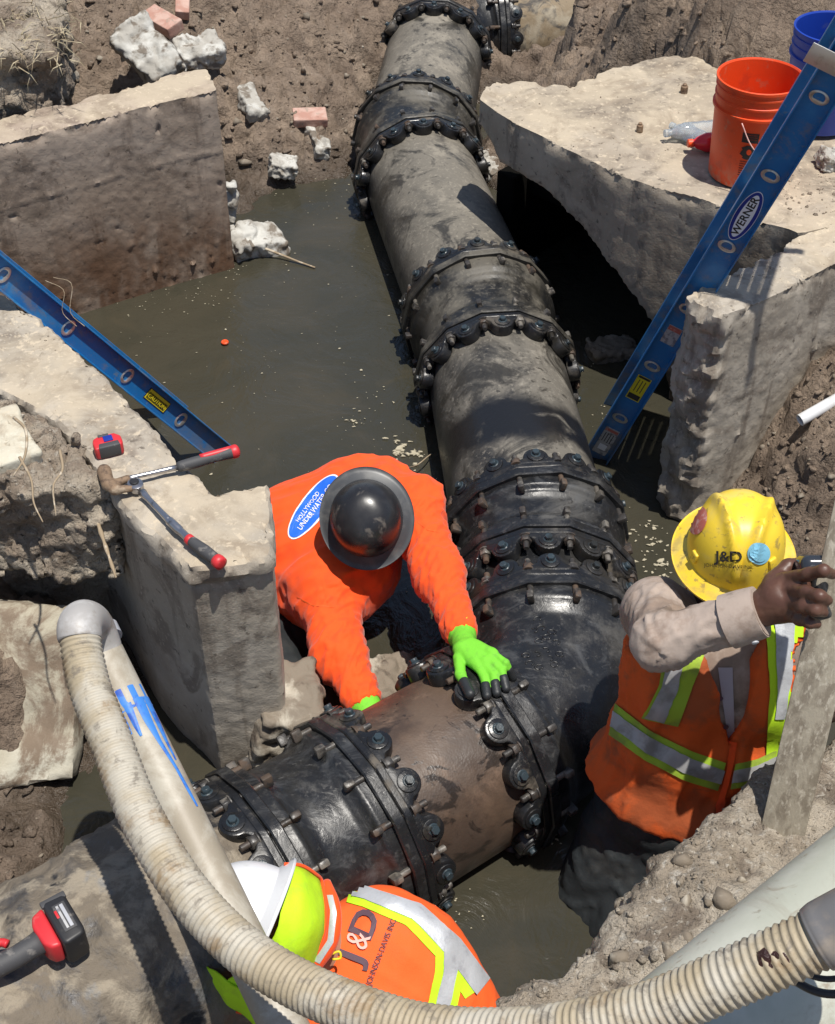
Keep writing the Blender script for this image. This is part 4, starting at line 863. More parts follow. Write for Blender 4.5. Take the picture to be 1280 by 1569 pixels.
def text_mesh(txt, size, ext=0.0, bold=0.022):
    cu = bpy.data.curves.new('txt', 'FONT'); cu.body = txt; cu.size = size; cu.align_x = 'CENTER'; cu.align_y = 'CENTER'; cu.extrude = ext; cu.offset = size * bold; cu.resolution_u = 3
    o = bpy.data.objects.new('txt', cu); COL.objects.link(o); dg = bpy.context.evaluated_depsgraph_get(); me = bpy.data.meshes.new_from_object(o.evaluated_get(dg))
    V = np.array([v.co[:] for v in me.vertices]); F = [tuple(p.vertices) for p in me.polygons]
    bpy.data.objects.remove(o); bpy.data.curves.remove(cu); bpy.data.meshes.remove(me); return V, F
def oval(a, b, n=40, z=0.0): return [(a * math.cos(t), b * math.sin(t), z) for t in np.linspace(0, 2 * np.pi, n, endpoint=False)], [tuple(range(n))]
def plate(lx, ly, t, Mx): return box((lx, ly, t), min(t * 0.3, 0.001), Mx, 1)
# right ladder
RX = EYE + (np.array([1.178071, 3.799219, 1.557974]) - EYE) * 0.965; RD = np.array([-0.266, 0.2067, -0.9416]); RSP = 0.305 * 0.965
wv = at(935, 622, 0) - at(913, 700, 0)
wv = unit(wv) * .55 + unit(ray(1000, 560)) * .45
lad, d, w, n = ladder(RX, RD, wv, [-3, -2, -1, 0, 1, 2, 3, 4, 5, 6], -4, 6.6, RSP, 'blue fibreglass ladder standing in the water at right, leaning past the orange bucket', web=0.098, gap=0.33)
def on_rail(t, off=-0.0058): return RX + d * (t * RSP) + w * off
# labels: local x runs up the rail
Mx = mat4(on_rail(1.56, -0.0065), -d, -n if (n @ RT) < 0 else n, -w)
def dec(root, name, V, F, mat, Mx, z=0.0): V = np.asarray(V, float).copy(); V[:, 2] += z; return obj(name, xf(V, Mx), F, mat, root, smooth=False)
up_n = np.cross(-w, -d)
Mx = mat4(on_rail(1.56, -0.0065), -d, up_n, -w)
V, F = oval(0.100, 0.034); st = dec(lad, 'brand_sticker', V, F, M['white_ink'], Mx)
V, F = oval(0.097, 0.032); dec(st, 'field', V, F, M['navy'], Mx, 0.0006)
V, F = oval(0.086, 0.021); dec(st, 'panel', V, F, M['white_ink'], Mx, 0.0012)
V, F = text_mesh('WERNER', 0.034); V[:, 0] *= 1.12; dec(st, 'lettering', V, F, M['ink_dark'], Mx, 0.0018)
def label_strip(t, lx, ly, mat, parts, name='label_sticker'):
    Mx = mat4(on_rail(t, -0.0065), -d, up_n, -w); o = obj(name, *plate(lx, ly, 0.0008, Mx), mat, lad, smooth=False)
    for (x, y, sx, sy, m, txt) in parts:
        if txt: V, F = text_mesh(txt, sy); V[:, 0] += x; V[:, 1] += y; dec(o, 'lettering', V, F, m, Mx, 0.0012)
        else: M2 = Mx.copy(); M2[:3, 3] = xf(np.array([[x, y, 0.0009]]), Mx)[0]; obj('print_block', *plate(sx, sy, 0.0006, M2), m, o, smooth=False)
label_strip(4.42, 0.125, 0.052, M['yellow_label'], [(-0.045, 0, 0.026, 0.044, M['ink_dark'], None), (0.056, 0, 0.010, 0.044, M['ink_dark'], None)] + [(0.012 + 0.0, y, 0.06, 0.003, M['ink_dark'], None) for y in (-0.012, 0.0, 0.012)])
label_strip(3.45, 0.085, 0.05, M['grey_label'], [(0.03, 0, 0.02, 0.046, M['sticker_red'], None)])
label_strip(5.48, 0.15, 0.055, M['grey_label'], [(0.062, 0, 0.014, 0.05, M['sticker_red'], None), (-0.035, 0.0, 0.03, 0.03, M['white_ink'], None)] + [(0.02, y, 0.05, 0.003, M['ink_dark'], None) for y in (-0.015, -0.005, 0.006, 0.016)])
# aluminium guide bracket near the ladder top
Mx = mat4(on_rail(-0.42, -0.016), up_n, d, -w)
mb = MB(); mb.add(*box((0.19, 0.062, 0.004), 0.001, mat4(on_rail(-0.42, -0.036), up_n, np.cross(-w, up_n), -w)))
mb.add(*box((0.004, 0.062, 0.05), 0.001, mat4(on_rail(-0.42, -0.012) - up_n * 0.093, up_n, np.cross(-w, up_n), -w)))
mb.add(*box((0.02, 0.026, 0.004), 0.001, mat4(on_rail(-0.55, -0.034) - up_n * 0.083, up_n, np.cross(-w, up_n), -w)))
mb.obj('guide_bracket', M['alu'], lad)
# left ladder
pe = at(341, 695, 0.0); lo_, hi_ = 2.5, 7.0
for _ in range(50):
    m_ = (lo_ + hi_) / 2; q = deep(4, 420, m_)
    if np.linalg.norm(q - pe) > 3.86 * 0.305: lo_ = m_
    else: hi_ = m_
LX = deep(4, 420, m_); LD = unit(pe - LX)
print('LEFT LADDER', LX, LD, m_)
wv = at(300, 632, 0) - at(338, 694, 0)
wv = unit(ray(180, 566)) + np.array([0, 0, .06])
lad, d, w, n = ladder(LX, LD, wv, [-2, -1, 0, 1, 2, 3], -3, 5.0, 0.305, 'blue fibreglass ladder slanting down into the water at the left behind the wall', web=0.092, gap=0.33)
up_n = np.cross(-w, -d); RX, RSP = LX, 0.305
label_strip(2.55, 0.115, 0.046, M['ink_dark'], [(0, 0, 0.108, 0.040, M['yellow_label'], None), (0.0, 0.004, 0.100, 0.027, M['ink_dark'], None)])
Mx = mat4(on_rail(2.55, -0.0065), d, -up_n, -w); V, F = text_mesh('CAUTION', 0.021); V[:, 1] -= 0.004; dec([c for c in lad.children if c.name.startswith('label')][0], 'lettering', V, F, M['yellow_label'], Mx, 0.0024)
mb = MB()
for k, (dx, dy) in enumerate([(0, 4), (12, -6)]):
    mb.add(*tube(spline([deep(70+dx, 428+dy*.5, m_-.02), deep(98+dx, 455-14+dy, m_-.06), deep(96+dx, 478, m_-.03), deep(118+dx, 500, m_-.02)], 14), 0.0010, 6))
tag(mb.obj('wire_loops', M['root']), 'thin pale wire loops snagged on the left ladder rail', 'wire')

# ================================================================ PEOPLE
def solid(name, bones, k, h, mat, parent, warp=None, clip=None, pad=0.05, it=2, disp=None):
    lo, hi = bbox(bones, pad)
    def fn(P):
        d = sd_bones(P, bones, k)
        if clip is not None: d = np.maximum(d, clip(P))
        return d
    V, F = nets(fn, lo, hi, h); V = relax(V, F, it, 0.4)
    if disp is not None: N = normals(V, F); V = V + N * disp(V)[:, None]
    o = obj(name, V, F, mat, parent)
    return o, V, F
def near_bone(V, bones):
    best = np.full(len(V), 1e9); idx = np.zeros(len(V), int); tt = np.zeros(len(V))
    for i, (a, b, ra, rb) in enumerate(bones):
        a = np.asarray(a); b = np.asarray(b); e = b - a; t = np.clip(((V - a) @ e) / max(e @ e, 1e-9), 0, 1); d = np.linalg.norm(V - a - t[:, None] * e, axis=1) - (ra + (rb - ra) * t)
        m = d < best; best[m] = d[m]; idx[m] = i; tt[m] = t[m]
    return idx, tt
def folds(V, bones, ring, amp, freq=38, seed=0, base=0.003):
    """cloth folds: rings round the bones listed in ring, loose creases elsewhere"""
    idx, t = near_bone(V, bones); out = base * fbm(V, 9, 3, seed=seed)
    for i in ring:
        a, b = np.asarray(bones[i][0]), np.asarray(bones[i][1]); e = unit(b - a); m = idx == i
        if not m.any(): continue
        s = (V[m] - a) @ e; q = V[m] - a - s[:, None] * e; q = q / np.maximum(np.linalg.norm(q, axis=1), 1e-6)[:, None]
        c = np.c_[s * freq + 1.1 * q @ np.array([1, .4, .2]), q * 1.3 @ np.eye(3)][:, :3] + seed
        rdg = np.clip(1 - 2.4 * np.abs(perlin(c)), 0, 1) ** 1.5 + 0.5 * np.clip(1 - 2.4 * np.abs(perlin(c * 1.9 + 7)), 0, 1) ** 1.5
        out[m] += amp * rdg * sstep(0, 0.25, t[m] + 0.1)
    return out
def creases(V, dirn, amp, freq, seed):
    d = unit(dirn); s = V @ d; q = V - s[:, None] * d; c = np.c_[s * freq * 0.18, (q @ frame(d)[0]) * freq, (q @ frame(d)[1]) * freq] + seed
    return amp * (np.clip(1 - 2.2 * np.abs(perlin(c)), 0, 1) ** 1.4 + 0.5 * np.clip(1 - 2.4 * np.abs(perlin(c * 1.8 + 9)), 0, 1) ** 1.4 - 0.3)
def drape(name, pts_rows, bvh, mat, parent, off=0.004, org=None, smooth=True):
    """rows of photo points laid on a body surface and given the thickness of cloth"""
    rows = []; ok = []
    for row in pts_rows:
        rr = []
        for px, py in row:
            d = Vector(ray(px, py).tolist()).normalized(); hit = bvh.ray_cast(Vector(EYE.tolist()), d)
            rr.append(None if hit[0] is None else np.array(hit[0]) + np.array(hit[1]) * (off if hit[1].dot(d) < 0 else -off))
        rows.append(rr)
    n, m = len(rows), len(rows[0])
    pts = [p for r in rows for p in r]
    keep = {}; V = []; F = []
    for i, p in enumerate(pts):
        if p is not None: keep[i] = len(V); V.append(p)
    for i in range(n - 1):
        for j in range(m - 1):
            q = [i * m + j, i * m + j + 1, (i + 1) * m + j + 1, (i + 1) * m + j]
            if all(x in keep for x in q):
                c = [V[keep[x]] for x in q]
                if max(np.linalg.norm(c[a] - c[a - 1]) for a in range(4)) < 0.09: F.append(tuple(keep[x] for x in q))
    return obj(name, V, F, mat, parent, smooth) if F else None
def band(l0, l1, n=24, m=5):
    """ribbon between two photo polylines"""
    def rs(l):
        l = np.array(l, float); d = np.r_[0, np.cumsum(np.linalg.norm(np.diff(l, axis=0), axis=1))]; s = np.linspace(0, d[-1], n); return np.stack([np.interp(s, d, l[:, k]) for k in (0, 1)], 1)
    a, b = rs(l0), rs(l1); return [[tuple(a[i] + (b[i] - a[i]) * j / (m - 1)) for j in range(m)] for i in range(n)]
def print_on(name, V2, F2, centre, ux, uy, bvh, mat, parent, off=0.003):
    """flat print: local xy in photo pixels around centre, laid on the surface"""
    V = []
    for x, y, *_ in V2:
        px, py = centre[0] + ux[0] * x + uy[0] * y, centre[1] + ux[1] * x + uy[1] * y
        d = Vector(ray(px, py).tolist()).normalized(); hit = bvh.ray_cast(Vector(EYE.tolist()), d)
        V.append(None if hit[0] is None else np.array(hit[0]) + np.array(hit[1]) * (off if hit[1].dot(d) < 0 else -off))
    ok = [i for i, v in enumerate(V) if v is not None]; mp = {i: k for k, i in enumerate(ok)}
    F = [tuple(mp[i] for i in f) for f in F2 if all(i in mp for i in f)]
    if F: return obj(name, [V[i] for i in ok], F, mat, parent, smooth=False)
def disc_grid(a, b, n=36, rings=7):
    V = [(0, 0)]; F = []
    for r in range(1, rings + 1):
        for i in range(n): V.append((a * r / rings * math.cos(2*math.pi*i/n), b * r / rings * math.sin(2*math.pi*i/n)))
    for i in range(n): F.append((0, 1 + i, 1 + (i + 1) % n))
    for r in range(rings - 1):
        for i in range(n): p = 1 + r * n + i; q = 1 + r * n + (i + 1) % n; F.append((p, p + n, q + n, q))
    return V, F
def hat(parent, c, axis, fwd_hint, mats, R_brim=0.148, h=0.145, rx=0.108, ry=0.125, crest=None, brim_drop=0.012, n=72):
    """full brim hard hat: local z = axis, local y = front"""
    z = unit(axis); y = np.asarray(fwd_hint, float); y = unit(y - (y @ z) * z); x = np.cross(y, z); Mx = mat4(c, x, y, z)
    V = []; F = []; m = 22
    for i in range(m + 1):
        ph = (math.pi / 2) * i / m
        for j in range(n):
            a = 2 * np.pi * j / n; cx, cy = math.cos(a), math.sin(a); r = math.cos(ph) ** 0.72; zz = h * math.sin(ph) ** 0.95
            X, Y = rx * r * cx, ry * r * cy; k = crest(X, Y, zz) if crest else 0
            V.append((X * (1 + k * 0.25), Y * (1 + k * 0.25), zz + k * 0.06))
    for i in range(m):
        for j in range(n): k = (j + 1) % n; F.append((i * n + j, i * n + k, (i + 1) * n + k, (i + 1) * n + j))
    V = np.array(V); dome = obj('hard_hat', xf(V, Mx), F, mats[0], parent, auto=60)
    V = []; F = []; prof = [(0.985, 0.004), (1.06, 0.0), (1.2, -brim_drop * .5), (1.34, -brim_drop), (1.375, -brim_drop + 0.002), (1.38, -brim_drop - 0.002), (1.36, -brim_drop - 0.005), (1.2, -brim_drop * .5 - 0.004), (0.96, -0.004)]
    for r, zz in prof:
        t = (r - 0.985) / (1.38 - 0.985)
        for j in range(n):
            a = 2 * np.pi * j / n; bx = R_brim * 0.97; by = R_brim * 1.06
            X = (rx * (1 - t) + bx * t) * math.cos(a); Y = (ry * (1 - t) + by * t) * math.sin(a); V.append((X, Y, zz - 0.012 * t * abs(math.cos(a)) ** 2 * 0))
    q = len(prof)
    for i in range(q):
        for j in range(n): k = (j + 1) % n; F.append((i * n + j, i * n + k, ((i + 1) % q) * n + k, ((i + 1) % q) * n + j))
    obj('brim', xf(V, Mx), F, mats[1], dome, auto=60)
    return dome, Mx
def face(parent, c, fwd, upv, mat_hair=None, skin='skin'):
    """eyes, brows and mouth as small pieces on the head"""
    f = unit(fwd); u = np.asarray(upv, float); u = unit(u - (u @ f) * f); s = np.cross(f, u)
    for k in (-1, 1):
        mb = MB(); e = c + f * 0.088 + u * 0.005 + s * 0.032 * k; mb.add(*lathe([(0.0001, -.012), (.009, -.008), (.0125, 0), (.009, .008), (.0001, .012)], 14, mat4(e, s, u, f))); mb.obj('eye', M['white_ink'], parent)
        mb = MB(); mb.add(*box((0.036, 0.009, 0.010), 0.003, mat4(e + u * 0.022 + f * 0.004, s, u, f))); mb.obj('eyebrow', M['hair'], parent)
    mb = MB(); mb.add(*box((0.05, 0.012, 0.010), 0.004, mat4(c + f * 0.092 - u * 0.062, s, u, f))); mb.obj('mouth', M['skin_tan'], parent)
def head_bones(c, fwd, upv):
    f = unit(fwd); u = unit(np.asarray(upv, float) - (np.asarray(upv) @ f) * f); s = np.cross(f, u)
    return [(c + u * 0.03 - f * 0.015, c + u * 0.03 + f * 0.02, .088, .082), (c - u * 0.03 + f * 0.03, c - u * 0.085 + f * 0.055, .066, .040), (c + f * 0.085, c - u * 0.03 + f * 0.108, .014, .017), (c + s * .083, c + s * .085 - u * .02, .020, .013), (c - s * .083, c - s * .085 - u * .02, .020, .013)]

# ---- the man in the orange shirt
P1 = lambda x, y, d: deep(x, y, d)
w1 = thing('person', 'person in an orange long sleeved shirt and black hard hat bending over the pipe', 'person', at(470, 1010, -0.5))
shl, elb, wrl = P1(632, 778, 4.42), P1(672, 882, 4.20), P1(708, 974, 3.97)
shr, elr, wrr = P1(500, 905, 4.36), P1(518, 1000, 4.22), P1(560, 1082, 4.10)
neck = P1(556, 800, 4.50); chest = P1(540, 838, 4.50); mid = P1(478, 856, 4.56); pel = P1(405, 905, 4.62)
hc = P1(562, 794, 4.20); a1 = unit(np.array([0.0, -0.80, 0.60]) + RT * -0.02)
face1 = unit(np.array([0.15, -0.55, -0.83]))
torso = [(P1(545, 835, 4.48), P1(478, 850, 4.55), .135, .17), (P1(478, 850, 4.55), pel, .17, .165), (P1(525, 772, 4.56), P1(450, 800, 4.60), .125, .13), (P1(548, 872, 4.42), P1(500, 905, 4.45), .135, .14), (shl, P1(556, 775, 4.52), .098, .12), (shr, P1(520, 850, 4.45), .105, .12), (P1(590, 742, 4.52), P1(540, 752, 4.56), .085, .10)]
armL = [(shl, elb, .088, .066), (elb, wrl, .064, .043)]
armR = [(shr, elr, .095, .075), (elr, wrr, .073, .050)]
kneeL, kneeR = P1(520, 1030, 4.55), P1(440, 1060, 4.35)
legs = [(pel, kneeL, .13, .095), (pel + np.array([-.1, -.05, -.03]), kneeR, .13, .095), (kneeL, kneeL + np.array([-.05, .12, -.48]), .085, .06), (kneeR, kneeR + np.array([-.1, .1, -.45]), .085, .06)]
hcen = P1(562, 804, 4.32)
inner = [(a, b, ra - .02, rb - .02) for a, b, ra, rb in torso + armL + armR + legs] + head_bones(hcen, face1, a1) + [(hcen + np.array([-.02, .05, -.02]), chest, .06, .075)]
body1, bV, bF = solid('body', inner, .03, .014, M['skin_tan'], w1)
face(body1, hcen, face1, a1)
o, bV, bF = solid('hair', [(hcen + a1 * .0 + np.array([0, .03, .0]), hcen + np.array([0, .05, -.04]), .086, .075)], .02, .012, M['hair'], w1)
sb = torso + armL + armR
capL = lambda P: np.minimum((P - wrl) @ unit(wrl - elb) - 0.005, 9)
def clip1(P):
    d1 = (P - wrl) @ unit(wrl - elb); n1 = np.linalg.norm(P - wrl, axis=1); d2 = (P - wrr) @ unit(wrr - elr); n2 = np.linalg.norm(P - wrr, axis=1)
    c = np.maximum(np.where(n1 < .12, d1, -1), np.where(n2 < .12, d2, -1)); return c
def disp1(V):
    r = folds(V, sb, [7, 8, 9, 10], 0.0085, 21, 3, .004); idx, _ = near_bone(V, sb); tm = idx < 7
    r[tm] += creases(V[tm], shl - pel, .010, 8, 2) + creases(V[tm], chest - pel, .006, 13, 7); return r
shirt, sV, sF = solid('shirt', sb, .055, .0072, M['hivis'], w1, clip=clip1, disp=disp1, it=2)
solid('trousers', legs + [(pel, pel + np.array([.02, .02, .02]), .155, .15)], .05, .014, M['trousers'], w1, disp=lambda V: folds(V, legs, [0, 1], .006, 14, 5))
sbv = bvh_of(sV, sF)
ud = unit(np.array([0.60, -0.80, 0])); vd = np.array([-ud[1], ud[0], 0])
# oval back print
V, F = disc_grid(60, 20, 44, 8); cen = (481, 777); uxp = (0.60, -0.80); uyp = (-0.80, -0.60)
lg = print_on('back_print', V, F, cen, uxp, uyp, sbv, M['white_ink'], shirt, .003)
V, F = disc_grid(57.5, 17.5, 44, 8); print_on('field', V, F, cen, uxp, uyp, sbv, M['logo_blue'], lg, .005)
for txt, sz, yo, xo, sx in [('HOLLYWOOD', 9, 5.5, -6, 0.95), ('UNDERWATER CO', 11.5, -4.5, 1, .86)]:
    V, F = text_mesh(txt, sz, 0, .008); V[:, 0] = V[:, 0] * sx + xo; V[:, 1] += yo; print_on('lettering', V, F, cen, uxp, uyp, sbv, M['white_ink'], lg, .007)
for l in ([(455, 915), (480, 928), (512, 930)], [(488, 842), (492, 885), (503, 930)], [(640, 800), (655, 812), (672, 815)]):
    a_ = np.array(l, float); drape('seam', band([tuple(p + np.array([0, -.9])) for p in a_], [tuple(p + np.array([.6, .9])) for p in a_], 24, 3), sbv, M['hivis_dirty'], shirt, .0012)
for c_, d_, r_ in ((wrl, wrl - elb, .0455), (wrr, wrr - elr, .052)):
    d_ = unit(d_); V, F = tube([c_ - d_ * .022, c_ - d_ * .020, c_ - d_ * .004, c_ - d_ * .002], [r_, r_ + .0035, r_ + .003, r_ - .002], 32, caps=False); obj('cuff', V, F, M['hivis'], shirt)
# glove on the gland
gl = [(wrl + (wrl - elb) * -0.06, wrl + unit(wrl - elb) * .03, .042, .042)]
pc = P1(728, 1008, 3.845); dt = 3.83
bpy.context.view_layer.update(); DG = bpy.context.evaluated_depsgraph_get()
def surf_dep(px, py):
    d = Vector(ray(px, py).tolist()); L = d.length; ok, loc, *_ = S.ray_cast(DG, Vector(EYE.tolist()), d.normalized())
    return (loc - Vector(EYE.tolist())).length / L if ok else 99
def touch(pts, r): return [(x, y, min(d, surf_dep(x, y) - r)) for x, y, d in pts]
def fing(pts, r0, r1): return [(P1(*pts[i]), P1(*pts[i + 1]), r0 + (r1 - r0) * i / (len(pts) - 1), r0 + (r1 - r0) * (i + 1) / (len(pts) - 1)) for i in range(len(pts) - 1)]
palm = [(wrl, P1(714, 996, 3.87), .036, .032), (P1(710, 996, 3.86), P1(733, 1020, 3.80), .030, .019), (P1(722, 992, 3.86), P1(755, 1002, 3.81), .028, .017), (P1(716, 998, 3.86), P1(744, 1014, 3.80), .031, .019)]
fings = [fing(touch(q, r), r, r * .8) for q, r in (([(703, 1008, 3.84), (706, 1034, 3.80), (719, 1060, 3.82)], .0165), ([(733, 1020, 3.80), (743, 1040, 3.77), (746, 1063, 3.80)], .0142), ([(742, 1016, 3.80), (757, 1036, 3.765), (761, 1059, 3.80)], .0142), ([(750, 1010, 3.80), (769, 1028, 3.77), (775, 1052, 3.80)], .0135), ([(755, 1002, 3.81), (775, 1016, 3.78), (785, 1036, 3.80)], .0125))]
gb = palm + [b for f in fings for b in f] + [(wrl + unit(elb - wrl) * .035, wrl, .047, .043)]
glove1, gV, gF = solid('glove', gb, .006, .004, M['glove'], w1, pad=.02, it=1, disp=lambda V: .0012 * fbm(V, 40, 2))
for f, lab in zip(fings, range(5)):
    a, b, ra, rb = f[-1]; tip = a + (b - a) * 0.45
    solid('fingertip', [(tip, b + (b - a) * .12, (ra + rb) / 2 + .0022, rb + .002)], .005, .004, M['glove_black'], glove1, pad=.012, it=1)
g2 = [(wrr - unit(wrr - elr) * .03, wrr + unit(wrr - elr) * .03, .05, .044), (wrr, P1(552, 1100, 4.12), .045, .035), (P1(552, 1100, 4.12), P1(560, 1112, 4.08), .032, .02)] + fing([(548, 1102, 4.1), (556, 1120, 4.08), (568, 1128, 4.06)], .014, .011) + fing([(558, 1104, 4.1), (568, 1118, 4.07), (580, 1124, 4.05)], .014, .011) + fing([(540, 1100, 4.13), (538, 1118, 4.12), (548, 1132, 4.1)], .014, .011) + fing([(564, 1098, 4.1), (578, 1108, 4.07), (588, 1112, 4.05)], .013, .010) + fing([(536, 1094, 4.12), (528, 1108, 4.12), (530, 1120, 4.1)], .015, .012)
solid('glove', g2, .010, .0055, M['glove'], w1, pad=.02, it=1)
dome1, Mh = hat(w1, hc, unit(a1 + np.array([0, .06, .12])), face1, (M['hat_black'], M['hat_brim']), R_brim=.151, h=.135, rx=.112, ry=.120)

# ---- the man in the yellow hat
w2 = thing('person', 'person in a yellow hard hat and open orange safety vest gripping the upright plank', 'person', at(900, 1380, -0.55))
hat2 = P1(1126, 843, 3.26); face2 = unit(np.array([-.12, -.97, -.22])); up2 = unit(np.array([-.02, -.16, 1]))
hcen2 = hat2 - up2 * .06 + np.array([0, -.0, 0])
shr2, elr2, wrr2 = P1(1005, 938, 3.36), P1(1014, 984, 3.08), P1(1163, 938, 2.98)
shl2, ell2, wrl2 = P1(1222, 958, 3.38), P1(1265, 1060, 3.40), P1(1290, 960, 3.2)
ch2, wa2, pe2 = P1(1105, 1010, 3.44), P1(1070, 1120, 3.55), P1(1030, 1225, 3.68)
t2 = [(P1(1045, 985, 3.42), P1(1180, 985, 3.42), .115, .115), (P1(1045, 1040, 3.46), P1(1150, 1045, 3.46), .13, .13), (P1(1020, 1130, 3.56), P1(1105, 1140, 3.56), .135, .135), (P1(985, 1195, 3.66), P1(1060, 1225, 3.66), .14, .14), (shr2, ch2, .082, .12), (shl2, ch2, .09, .12)]
armR2 = [(shr2, elr2, .074, .057), (elr2, wrr2, .055, .044)]; armL2 = [(shl2, ell2, .085, .066), (ell2, wrl2, .064, .045)]
kR2, kL2 = P1(882, 1412, 3.90), P1(965, 1430, 3.76)
legs2 = [(P1(995, 1215, 3.72), kR2, .125, .10), (P1(1050, 1245, 3.72), kL2, .13, .105), (kR2, kR2 + np.array([-.12, -.05, -.5]), .098, .08), (kL2, kL2 + np.array([0.02, -.05, -.5]), .098, .075)]
inner = [(a, b, ra - .022, rb - .022) for a, b, ra, rb in t2 + armR2 + armL2 + legs2] + head_bones(hcen2, face2, up2) + [(hcen2 + np.array([0, .03, -.05]), ch2 + np.array([0, .02, .02]), .058, .075)]
body2, V_, F_ = solid('body', inner, .03, .014, M['skin'], w2); face(body2, hcen2, face2, up2)
sb2 = t2 + armR2 + armL2
def clip2(P):
    d1 = (P - wrr2) @ unit(wrr2 - elr2); n1 = np.linalg.norm(P - wrr2, axis=1); d2 = (P - wrl2) @ unit(wrl2 - ell2); n2 = np.linalg.norm(P - wrl2, axis=1)
    neckc = .078 - np.linalg.norm((P - (hcen2 + np.array([0, -.02, -.12])))[:, :] * np.array([1, 1, .6]), axis=1)
    return np.maximum(np.maximum(np.where(n1 < .12, d1, -1), np.where(n2 < .12, d2, -1)), np.maximum(neckc, (P - P1(1045, 1236, 3.6)) @ unit(np.array([-.30, .0, -1]))))
shirt2, s2V, s2F = solid('shirt', sb2, .040, .0072, M['shirt_tan'], w2, clip=clip2, disp=lambda V: folds(V, sb2, [6, 7, 8, 9], .0065, 10, 9, .003))
solid('trousers', legs2 + [(pe2, pe2 + np.array([.03, .02, .02]), .15, .15)], .05, .013, M['trousers'], w2, disp=lambda V: folds(V, legs2, [0, 1, 2, 3], .008, 12, 6, .006))
# cuff: a slightly larger ring of cloth with a button
ca = unit(wrr2 - elr2); V, F = tube([wrr2 - ca * .075, wrr2 - ca * .072, wrr2 - ca * .03, wrr2 + ca * .004, wrr2 + ca * .006, wrr2 - ca * .01], [.055, .0615, .0605, .0575, .054, .050], 40, caps=False); cf = obj('cuff', V, F, M['shirt_tan'], shirt2, auto=60)
u_, v_, a_ = frame(ca); bd = unit(np.array([0, -.72, -.45])); bd = unit(bd - (bd @ ca) * ca)
mb = MB(); mb.add(*lathe([(.0001, 0), (.008, 0), (.0085, .003), (.0062, .0045), (.0001, .003)], 18, mat4(wrr2 - ca * .025 + bd * .060, ca, np.cross(bd, ca), bd))); mb.obj('button', M['cuff'], cf)
# vest: shell of the torso with an open neck and arm holes
tv = [(a, b, ra + .018, rb + .018) for a, b, ra, rb in t2]
axis2 = unit(pe2 - ch2)
s2bv = bvh_of(s2V, s2F)
zipx = lambda py: np.interp(py, [960, 1060, 1140, 1265], [1112, 1116, 1122, 1072])
def to_px(P):
    w = P - EYE; dp = w @ FWD; return 640 + FPX * w[:, 0] / dp, 784.5 - FPX * (w @ UPV) / dp
fr2 = unit(np.array([-.05, -1, .1]))
def vest_clip(P):
    # arm holes, neck opening (a wedge in the body's own front plane) and hem
    c0 = P1(1118, 1140, 3.42); q = P - c0; s = q[:, 0] + 0.10 * q[:, 2]; zz = q[:, 2]
    wedge = np.where((q @ fr2) > -0.10, (np.clip(zz, 0, 1) * 0.24 - np.abs(s)), -1.0) * 0.9
    wedge = np.where(zz < 0, -0.05, wedge)
    arm = .118 - np.minimum(sd_cone(P, shr2 - (elr2 - shr2) * .1, elr2, 0, 0), sd_cone(P, shl2 + (ell2 - shl2) * .3, ell2, 0, 0))
    arm2 = .085 - sd_cone(P, elr2, wrr2, 0, 0)
    neckc = .10 - np.linalg.norm((P - (hcen2 + np.array([0, 0, -.12]))) * np.array([1, 1, .8]), axis=1)
    hem = (P - P1(1045, 1262, 3.6)) @ unit(np.array([-.30, .0, -1]))
    return np.maximum.reduce([wedge, arm, arm2, neckc, hem])
vest, vV, vF = solid('vest', tv, .045, .0085, M['hivis_dirty'], w2, clip=vest_clip, disp=lambda V: .005 * fbm(V, 8, 3, seed=4) + creases(V, axis2, .012, 9, 5), it=2)
vbv = bvh_of(vV, vF)
for l0, l1, mt in [([(1000, 1052), (1035, 1020), (1068, 1000)], [(990, 1080), (1050, 1070), (1060, 1075)], None)]: pass
drape('lime_stripe', band([(1020, 985), (1010, 1050), (985, 1100)], [(1085, 985), (1062, 1050), (1040, 1112)], 26, 8), vbv, M['lime_dirty'], vest, .004)
drape('silver_stripe', band([(1028, 985), (1015, 1050), (990, 1098)], [(1058, 985), (1040, 1050), (1018, 1105)], 26, 6), vbv, M['silver_dirty'], vest, .007)
drape('lime_stripe', band([(1180, 900), (1172, 960), (1180, 1060), (1172, 1170)], [(1235, 900), (1232, 960), (1222, 1060), (1196, 1170)], 30, 8), vbv, M['lime'], vest, .004)
drape('silver_stripe', band([(1192, 900), (1186, 960), (1192, 1040), (1186, 1100)], [(1222, 900), (1218, 960), (1212, 1040), (1200, 1100)], 30, 6), vbv, M['silver'], vest, .007)
drape('lime_stripe', band([(945, 1078), (1000, 1120), (1060, 1150), (1112, 1168)], [(935, 1125), (990, 1165), (1050, 1195), (1100, 1210)], 30, 7), vbv, M['lime_dirty'], vest, .0045)
drape('silver_stripe', band([(943, 1090), (1000, 1130), (1060, 1161), (1110, 1179)], [(938, 1112), (992, 1153), (1052, 1184), (1104, 1199)], 30, 6), vbv, M['silver_dirty'], vest, .0075)
drape('lime_stripe', band([(1128, 1170), (1160, 1162), (1215, 1135)], [(1120, 1208), (1160, 1200), (1215, 1172)], 20, 6), vbv, M['lime_dirty'], vest, .0045)
drape('silver_stripe', band([(1126, 1179), (1160, 1171), (1215, 1144)], [(1122, 1198), (1160, 1191), (1215, 1163)], 20, 5), vbv, M['silver_dirty'], vest, .0075)
drape('zip', band([(1118, 1135), (1112, 1180), (1092, 1255)], [(1130, 1135), (1123, 1180), (1102, 1255)], 22, 3), vbv, M['hivis'], vest, .007)
